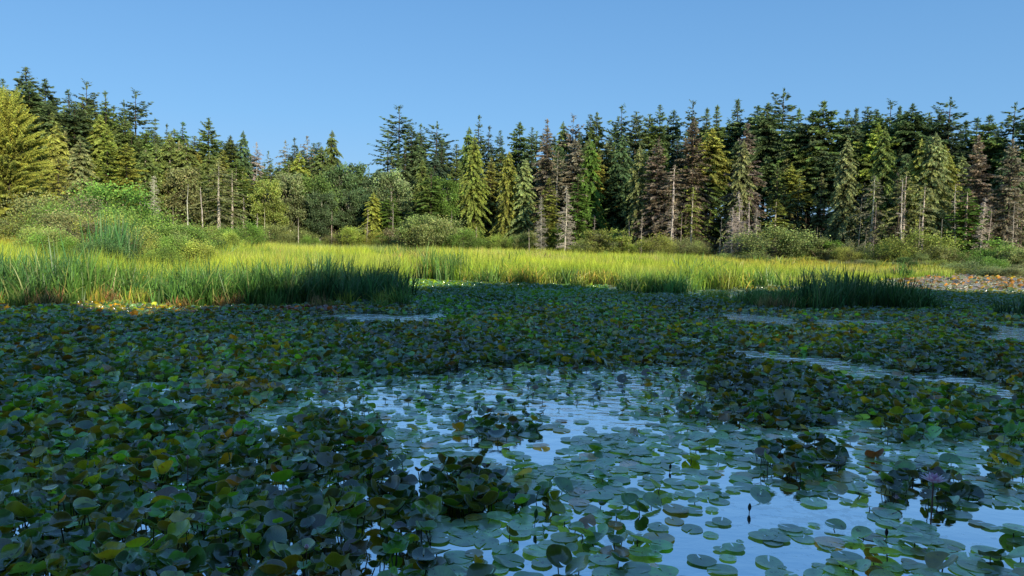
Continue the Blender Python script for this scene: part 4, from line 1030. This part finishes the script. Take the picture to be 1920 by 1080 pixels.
def pad_geometry(n, r, cup, wav, wk, wp, fold, yaw, tiltdir, tilt, pos, col, seg, rings, flip):
    """vectorised discs with a notch. returns V,F,C,E"""
    nn = seg + 1
    th = np.linspace(0.045, 2 * math.pi - 0.045, nn)[None, :] + np.zeros((n, 1))
    Vs = [np.zeros((n, 1, 3))]; Es = [np.zeros((n, 1, 3))]
    for k in range(1, rings + 1):
        q = (k / rings) ** 0.85
        th_k = math.pi + (th - math.pi) * (1 - 0.10 * (q - 1) * -1 * 0.0 - (0.07 * (1 - q)))
        out = 1 + 0.05 * np.sin(2 * th + wp[:, None]) + 0.02 * np.sin(5 * th + 2 * wp[:, None])
        xx = q * np.cos(th_k) * out; yy = q * np.sin(th_k) * out * 0.96
        z = cup[:, None] * q ** 2.2 + wav[:, None] * q ** 3 * np.sin(wk[:, None] * th + wp[:, None]) + fold[:, None] * np.abs(yy) * q
        # a curled-up rim on one side
        z = z + flip[:, None] * np.clip(np.cos(th - wp[:, None] * 1.7) * q - 0.45, 0, 1) * 1.3
        sh_ = 1 - 0.35 * np.clip(cup[:, None] * q, 0, 1)
        Vs.append(np.stack([xx * sh_, yy * sh_, z], -1)); Es.append(np.stack([q * np.cos(th), q * np.sin(th), 0 * th], -1))
    V = np.concatenate(Vs, 1) * r[:, None, None]; E = np.concatenate(Es, 1)
    c, s = np.cos(yaw)[:, None], np.sin(yaw)[:, None]
    V = np.stack([V[..., 0] * c - V[..., 1] * s, V[..., 0] * s + V[..., 1] * c, V[..., 2]], -1)
    # tilt about a horizontal axis
    ax = np.stack([-np.sin(tiltdir), np.cos(tiltdir), 0 * tilt], -1)[:, None, :]
    ct, st = np.cos(tilt)[:, None, None], np.sin(tilt)[:, None, None]
    V = V * ct + np.cross(np.broadcast_to(ax, V.shape), V) * st + ax * (V * ax).sum(-1, keepdims=True) * (1 - ct)
    V = V + pos[:, None, :]
    m_ = 1 + rings * nn
    tri = [[0, 1 + j, 2 + j] for j in range(seg)]
    quad = [[1 + (k - 1) * nn + j, 1 + k * nn + j, 2 + k * nn + j, 2 + (k - 1) * nn + j] for k in range(1, rings) for j in range(seg)]
    base = (np.arange(n) * m_)[:, None, None]
    T = (base + np.array(tri)[None]).reshape(-1, 3)
    Q = (base + np.array(quad)[None]).reshape(-1, 4) if quad else np.zeros((0, 4), int)
    return V.reshape(-1, 3), T, Q, np.repeat(col, m_, 0), E.reshape(-1, 3)

def pad_params(A):
    n = len(A); x, y, px, py, rs, red, rr = A[:, :7].T
    hi = rng.random(n) < np.clip(rs, 0, 1) ** 1.3 * 0.92
    mid_ = vnoise(x, y, 0.7, 41)
    z = np.where(hi, 0.02 + 0.17 * rng.random(n) * (0.2 + 1.2 * mid_) * np.clip(rs, .3, 1), 0.006 + 0.012 * rng.random(n))
    z = z * np.interp(y, [7, 13, 42, 43], [1, .6, .5, .4])
    tilt = np.where(hi, np.radians(5 + 45 * rng.random(n) ** 1.3), np.radians(rng.random(n) ** 2 * 3))
    odd = (~hi) & (rng.random(n) < 0.13)
    tilt = np.where(odd, np.radians(8 + 25 * rng.random(n)), tilt); z = np.where(odd, 0.015 + 0.02 * rng.random(n), z)
    cup = np.where(hi, 0.08 + 0.55 * rng.random(n), rng.random(n) * 0.02)
    wav = np.where(hi, 0.05 + 0.13 * rng.random(n), 0.004 + 0.02 * rng.random(n))
    fold = np.where(hi & (rng.random(n) < .35), 0.5 * rng.random(n), 0.0)
    fold = np.where(odd, 0.55 * rng.random(n), fold)
    flip = np.where((~hi) & (rng.random(n) < 0.3), 0.3 * rng.random(n), 0.0)
    wk = rng.integers(2, 5, n).astype(float); wp = rng.random(n) * 6.28
    yaw = rng.random(n) * 6.28; td = rng.random(n) * 6.28
    # the lowest rim point stays above the water
    z = np.where(hi | odd, np.maximum(z, 0.62 * rr * np.sin(tilt) + 0.01), z)
    u = rng.random(n)
    col = np.empty((n, 3))
    g1 = np.array([0.10, 0.24, 0.03]); g2 = np.array([0.18, 0.22, 0.025]); g3 = np.array([0.23, 0.18, 0.022]); br_ = np.array([0.22, 0.10, 0.02]); bl_ = np.array([0.10, 0.19, 0.075])
    oliv = np.clip(0.34 + 0.3 * vnoise(x, y, 2.0, 51) + np.where((px > 1200) & (py < 760), 0.2, 0) - np.where((px < 1250) & (px > 700) & (py > 690), 0.18, 0), 0, 1)
    col[:] = np.where((rng.random(n) < 0.5)[:, None], g1, bl_)
    col[u < oliv] = g2; col[u < oliv * .55] = g3; col[u < oliv * .07] = br_
    fl = (~hi) & (rng.random(n) < 0.75); col[fl] = [0.20, 0.29, 0.15]
    grn = inpoly(px, py, GRNP); col[grn] = np.where((rng.random(grn.sum()) < .8)[:, None], [0.10, 0.26, 0.03], g1)
    rd = red > .5; k = rd & (rng.random(n) < .62); col[rd] = [0.26, 0.27, 0.09]; col[k] = [0.33, 0.22, 0.14]
    fg = (y > 42) & ~rd; col[fg] = [0.25, 0.34, 0.06]
    for cx, cy, rx, ry, cc in ((455, 738, 85, 14, [.30, .20, .03]), (1500, 612, 90, 6, [.22, .14, .02]), (1390, 725, 60, 18, [.12, .12, .02]), (110, 685, 90, 14, [.14, .17, .04]), (610, 582, 40, 5, [.3, .1, .07]), (540, 585, 30, 5, [.3, .1, .07])):  # tinted pad patches; the first two are sun flecks painted into the colour
        e = (((px - cx) / rx) ** 2 + ((py - cy) / ry) ** 2 < 1) & (rng.random(n) < .75); col[e] = cc
    yl = (rng.random(n) < 0.004) & (y < 25); col[yl] = [.28, .17, .02]
    pk = (~hi) & (rng.random(n) < 0.035) & (py > 760); col[pk] = [.40, .26, .17]
    lit = (y > 27) & ~rd & (col[:, 0] > col[:, 1] * .85); col[lit] = [0.13, 0.22, 0.04]
    col *= np.where(y > 30, 0.75 + 0.45 * rng.random(n), np.where(hi, 0.38 + 1.6 * rng.random(n) ** 2.2, 0.6 + 0.8 * rng.random(n)))[:, None]  # raised pads mostly dark, few bright: sky highlights put into the colour
    col *= np.where(y < 27, 1.3, 0.9)[:, None]  # near pads lightened in colour to make up for blocked sky light
    col *= np.where(~hi, 1.5, 0.55 + 0.9 * vnoise(x, y * .6, 2.4, 71))[:, None]
    return dict(r=rr, cup=cup, wav=wav, wk=wk, wp=wp, fold=fold, yaw=yaw, tiltdir=td, tilt=tilt, pos=np.stack([x, y, z], 1), col=col, flip=flip), hi | odd

fp_ = at(1750, 905, 0.30)
_k = (np.hypot(PADS[:, 0] - fp_[0], PADS[:, 1] - fp_[1]) < 0.13) | ((np.abs(PADS[:, 0] - fp_[0]) < 0.22) & (PADS[:, 1] < fp_[1]) & (PADS[:, 1] > fp_[1] - 0.8))
PADS = PADS[~_k]
par, hi = pad_params(PADS)
size = PADS[:, 6] / PADS[:, 1]
inframe = (PADS[:, 2] > -10) & (PADS[:, 2] < 1930) & (PADS[:, 3] < 1085)
cand = np.where(inframe)[0]
big = cand[np.argsort(-size[cand])][:295]
isbig = np.zeros(len(PADS), bool); isbig[big] = True

def sub(d, k): return {a: b[k] for a, b in d.items()}
def stalks(mb, P, r, k=4):
    A = P.copy(); A[:, 2] -= 0.004; B = P.copy(); B[:, 2] = -0.2; B[:, :2] += rng.normal(0, 0.05, (len(P), 2))
    tubes(mb, A, B, r, r, (0.09, 0.07, 0.03), k)
# individuals
for i in big:
    p = sub(par, [i]); pos = p['pos'][0].copy(); p['pos'] = np.zeros((1, 3))
    V, T, Q, C, E = pad_geometry(1, seg=26, rings=4, **p)
    mb = MB(); mb.add(V, T, C, E); mb.f.append(Q)
    o = link("lily_pad", mb.mesh("lily_pad", M_PAD, True, True), None, tuple(map(float, pos)), (1, 1, 1))
    px, py = PADS[i, 2], PADS[i, 3]; c = par['col'][i]
    cw = "green" if c[1] > c[0] * 1.05 else ("tan" if c[0] > .25 else "brownish olive")
    if hi[i]:
        sb = MB(); stalks(sb, np.zeros((1, 3)) + [[0, 0, 0]], 0.005, 6)
        s_ = sb.v[0]; s_[:, 2] = np.where(s_[:, 2] < -0.1, -pos[2] - 0.15, s_[:, 2])
        link("stalk", sb.mesh("stalk", M_REED, True), o, color=(1, 1, 1))
        if px < 760: lab, g = "raised cupped %s lily pad in the dense dark mass at the lower left" % cw, "raised lily pads at the lower left"
        elif px < 1250: lab, g = "raised tilted %s lily pad at the bottom centre" % cw, "raised lily pads at the bottom centre"
        else: lab, g = "raised tilted %s lily pad standing out of the open water at the lower right" % cw, "raised lily pads at the lower right"
    else:
        if px < 760: lab, g = "flat %s lily pad among raised ones at the lower left" % cw, "flat lily pads at the lower left"
        elif px < 1250: lab, g = "flat %s lily pad floating at the bottom centre" % cw, "flat lily pads at the bottom centre"
        else: lab, g = "flat %s lily pad floating on the blue water at the lower right" % cw, "flat lily pads at the lower right"
    tag(o, lab, "lily pad", g + " (" + cw + ")")
# the rest
mb = MB(); st = MB()
for y0, y1, seg, rings in ((0, 11, 20, 3), (11, 20, 14, 2), (20, 42, 9, 2), (42, 120, 7, 1)):
    k = np.where((~isbig) & (PADS[:, 1] >= y0) & (PADS[:, 1] < y1))[0]
    if len(k) == 0: continue
    V, T, Q, C, E = pad_geometry(len(k), seg=seg, rings=rings, **sub(par, k))
    n0 = mb.n; mb.add(V, T, C, E)
    if len(Q): mb.f.append(Q + n0)
    ks = k[hi[k]]
    if y1 <= 20 and len(ks): stalks(st, par['pos'][ks], 0.005, 3)
o = link("lily_pads", mb.mesh("lily_pads", M_PAD, True, True), color=(1, 1, 1))
tag(o, "mass of smaller green and brown lily pads spreading over the pond to the reeds", "lily pads", kind="stuff")
link("stalks", st.mesh("stalks", M_REED), o, color=(1, 1, 1))["kind"] = "stuff"

# ------------------------------------------------------------------ lily flowers and buds
def petals(mb, n, r, h, openness, c0, c1, w=0.32, ph=0):
    for i in range(n):
        a = ph + 2 * math.pi * i / n
        d = np.array([math.cos(a), math.sin(a), 0]); s = np.array([-d[1], d[0], 0])
        rows = []; cols = []
        K = 6
        for k in range(K + 1):
            t = k / K
            wd = r * w * math.sin(math.pi * min(1, 0.12 + t * 0.88)) ** 0.8 * (1 if k < K else 0.05)
            c = d * (r * openness * t) + np.array([0, 0, h * (t ** 1.3)])
            cc = np.array(c0) * (1 - t) + np.array(c1) * t
            for e in (-1, 0, 1):
                rows.append(c + s * wd * e * 0.5 + np.array([0, 0, abs(e) * wd * 0.25]) - d * abs(e) * wd * -0.1); cols.append(cc)
        F = [[k * 3 + j, k * 3 + j + 1, k * 3 + j + 4, k * 3 + j + 3] for k in range(K) for j in range(2)]
        mb.add(rows, F, np.array(cols))
def flower(px, py, z, s, lab, open_=1.0):
    p = at(px, py, z)
    e = link("water_lily_flower", None, None, tuple(map(float, p))); e.scale = (s, s, s); e.rotation_euler = (0, 0, random.uniform(0, 6))
    mb = MB(); pk = (1.0, 0.42, 0.55); wt = (1.0, 0.88, 0.88)
    petals(mb, 9, 0.085, 0.035, open_, pk, wt, .36); petals(mb, 8, 0.07, 0.055, open_ * .8, pk, wt, .36, .3); petals(mb, 7, 0.055, 0.062, open_ * .6, (.7, .2, .4), (.8, .5, .68), .36, .6)
    petals(mb, 6, 0.04, 0.06, open_ * .35, (.65, .2, .4), (.8, .6, .7), .4)
    link("petals", mb.mesh("petals", M_PETAL, True), e)
    mb = MB(); n = 24; a = np.random.default_rng(3).random(n) * 6.28; q = 0.012 * np.sqrt(np.random.default_rng(4).random(n))
    A = np.stack([np.cos(a) * q, np.sin(a) * q, 0 * a], -1); B = A * 1.6; B[:, 2] = 0.03
    tubes(mb, A, B, 0.002, 0.0015, (0.75, 0.5, 0.05), 4); link("stamens", mb.mesh("stamens", M_PETAL), e)
    mb = MB(); tubes(mb, [[0, 0, 0]], [[0, 0, -z - 0.2]], 0.005, 0.005, (0.25, 0.12, 0.08), 6); link("stalk", mb.mesh("stalk", M_REED), e, color=(1, 1, 1))
    tag(e, lab, "flower")
flower(1750, 905, 0.30, 1.4, "open pink water lily above dark raised pads at the lower right", 1.0)
flower(1680, 936, 0.05, 0.7, "small half-closed pink water lily low beside the dark clump at the lower right", 0.5)
flower(352, 862, 0.26, 0.75, "pale closed water lily standing among raised pads at the left", 0.3)
flower(575, 1030, 0.24, 0.6, "tiny pale water lily near the bottom left of the picture", 0.35)
flower(383, 695, 0.18, 0.9, "white-pink water lily bud in the middle of the left pads", 0.35)
def bud(px, py, z, s, c, lab, tilt=0.15):
    p = at(px, py, z); e = link("lily_bud", None, None, tuple(map(float, p))); e.rotation_euler = (random.uniform(-tilt, tilt), random.uniform(-tilt, tilt), 0); e.scale = (s, s, s)
    mb = MB(); zs = np.linspace(0, 0.085, 9); rad = 0.017 * np.sin(np.pi * np.clip(zs / 0.085 * .93 + .07, 0, 1)) ** .8 + 0.0006
    stem_chain(mb, np.c_[0 * zs, 0 * zs, zs], rad, c, 10); link("bud_head", mb.mesh("bud_head", M_REED, True), e, color=(1, 1, 1))
    mb = MB(); tubes(mb, [[0, 0, 0.004]], [[0, 0, -z / s - 0.15]], 0.004, 0.004, (0.08, 0.07, 0.03), 6); link("stalk", mb.mesh("stalk", M_REED), e, color=(1, 1, 1))
    tag(e, lab, "flower bud")
bud(1405, 958, 0.02, 0.9, (0.06, 0.08, 0.05), "dark pointed bud rising from open water right of centre")
bud(1662, 1005, 0.01, 0.8, (0.05, 0.02, 0.03), "dark purple bud in open water at the lower right")
bud(1004, 972, 0.07, 1.0, (0.06, 0.14, 0.04), "green bud standing over the bottom centre pads")
bud(1256, 880, 0.02, 0.75, (0.02, 0.03, 0.02), "small dark bud in the blue water right of centre")
bud(735, 900, 0.10, 1.0, (0.12, 0.05, 0.03), "reddish bud at the edge of the dense left pads")
# single coloured leaves
def leafpad(px, py, z, r, c, lab, tilt, td, fold=0.4):
    p = at(px, py, z)
    d = dict(r=np.array([r]), cup=np.array([.15]), wav=np.array([.08]), wk=np.array([3.]), wp=np.array([1.]), fold=np.array([fold]), yaw=np.array([1.2]), tiltdir=np.array([td]), tilt=np.array([tilt]), pos=np.zeros((1, 3)), col=np.array([c]), flip=np.array([0.]))
    V, T, Q, C, E = pad_geometry(1, seg=24, rings=4, **d); mb = MB(); mb.add(V, T, C, E); mb.f.append(Q)
    tag(link("lily_pad", mb.mesh("lily_pad", M_PAD, True, True), None, tuple(map(float, p)), (1, 1, 1)), lab, "lily pad")
leafpad(1642, 856, 0.04, 0.12, (0.30, 0.07, 0.02), "single rust-red folded lily pad standing in the water at the right", 0.7, 1.6)
leafpad(873, 866, 0.03, 0.10, (0.42, 0.16, 0.02), "lower of two orange curled lily pads in the water at the centre", 0.35, 1.4)
leafpad(858, 803, 0.04, 0.09, (0.45, 0.24, 0.02), "upper, yellow-orange of two curled lily pads in the water at the centre", 0.9, 1.5)
leafpad(1470, 748, 0.12, 0.17, (0.22, 0.17, 0.02), "yellow folded lily pad on the raised patch right of centre", 0.6, 4.2)
for o in bpy.data.objects:
    if o.type == 'MESH' and o.name.startswith("stalk") and False: pass
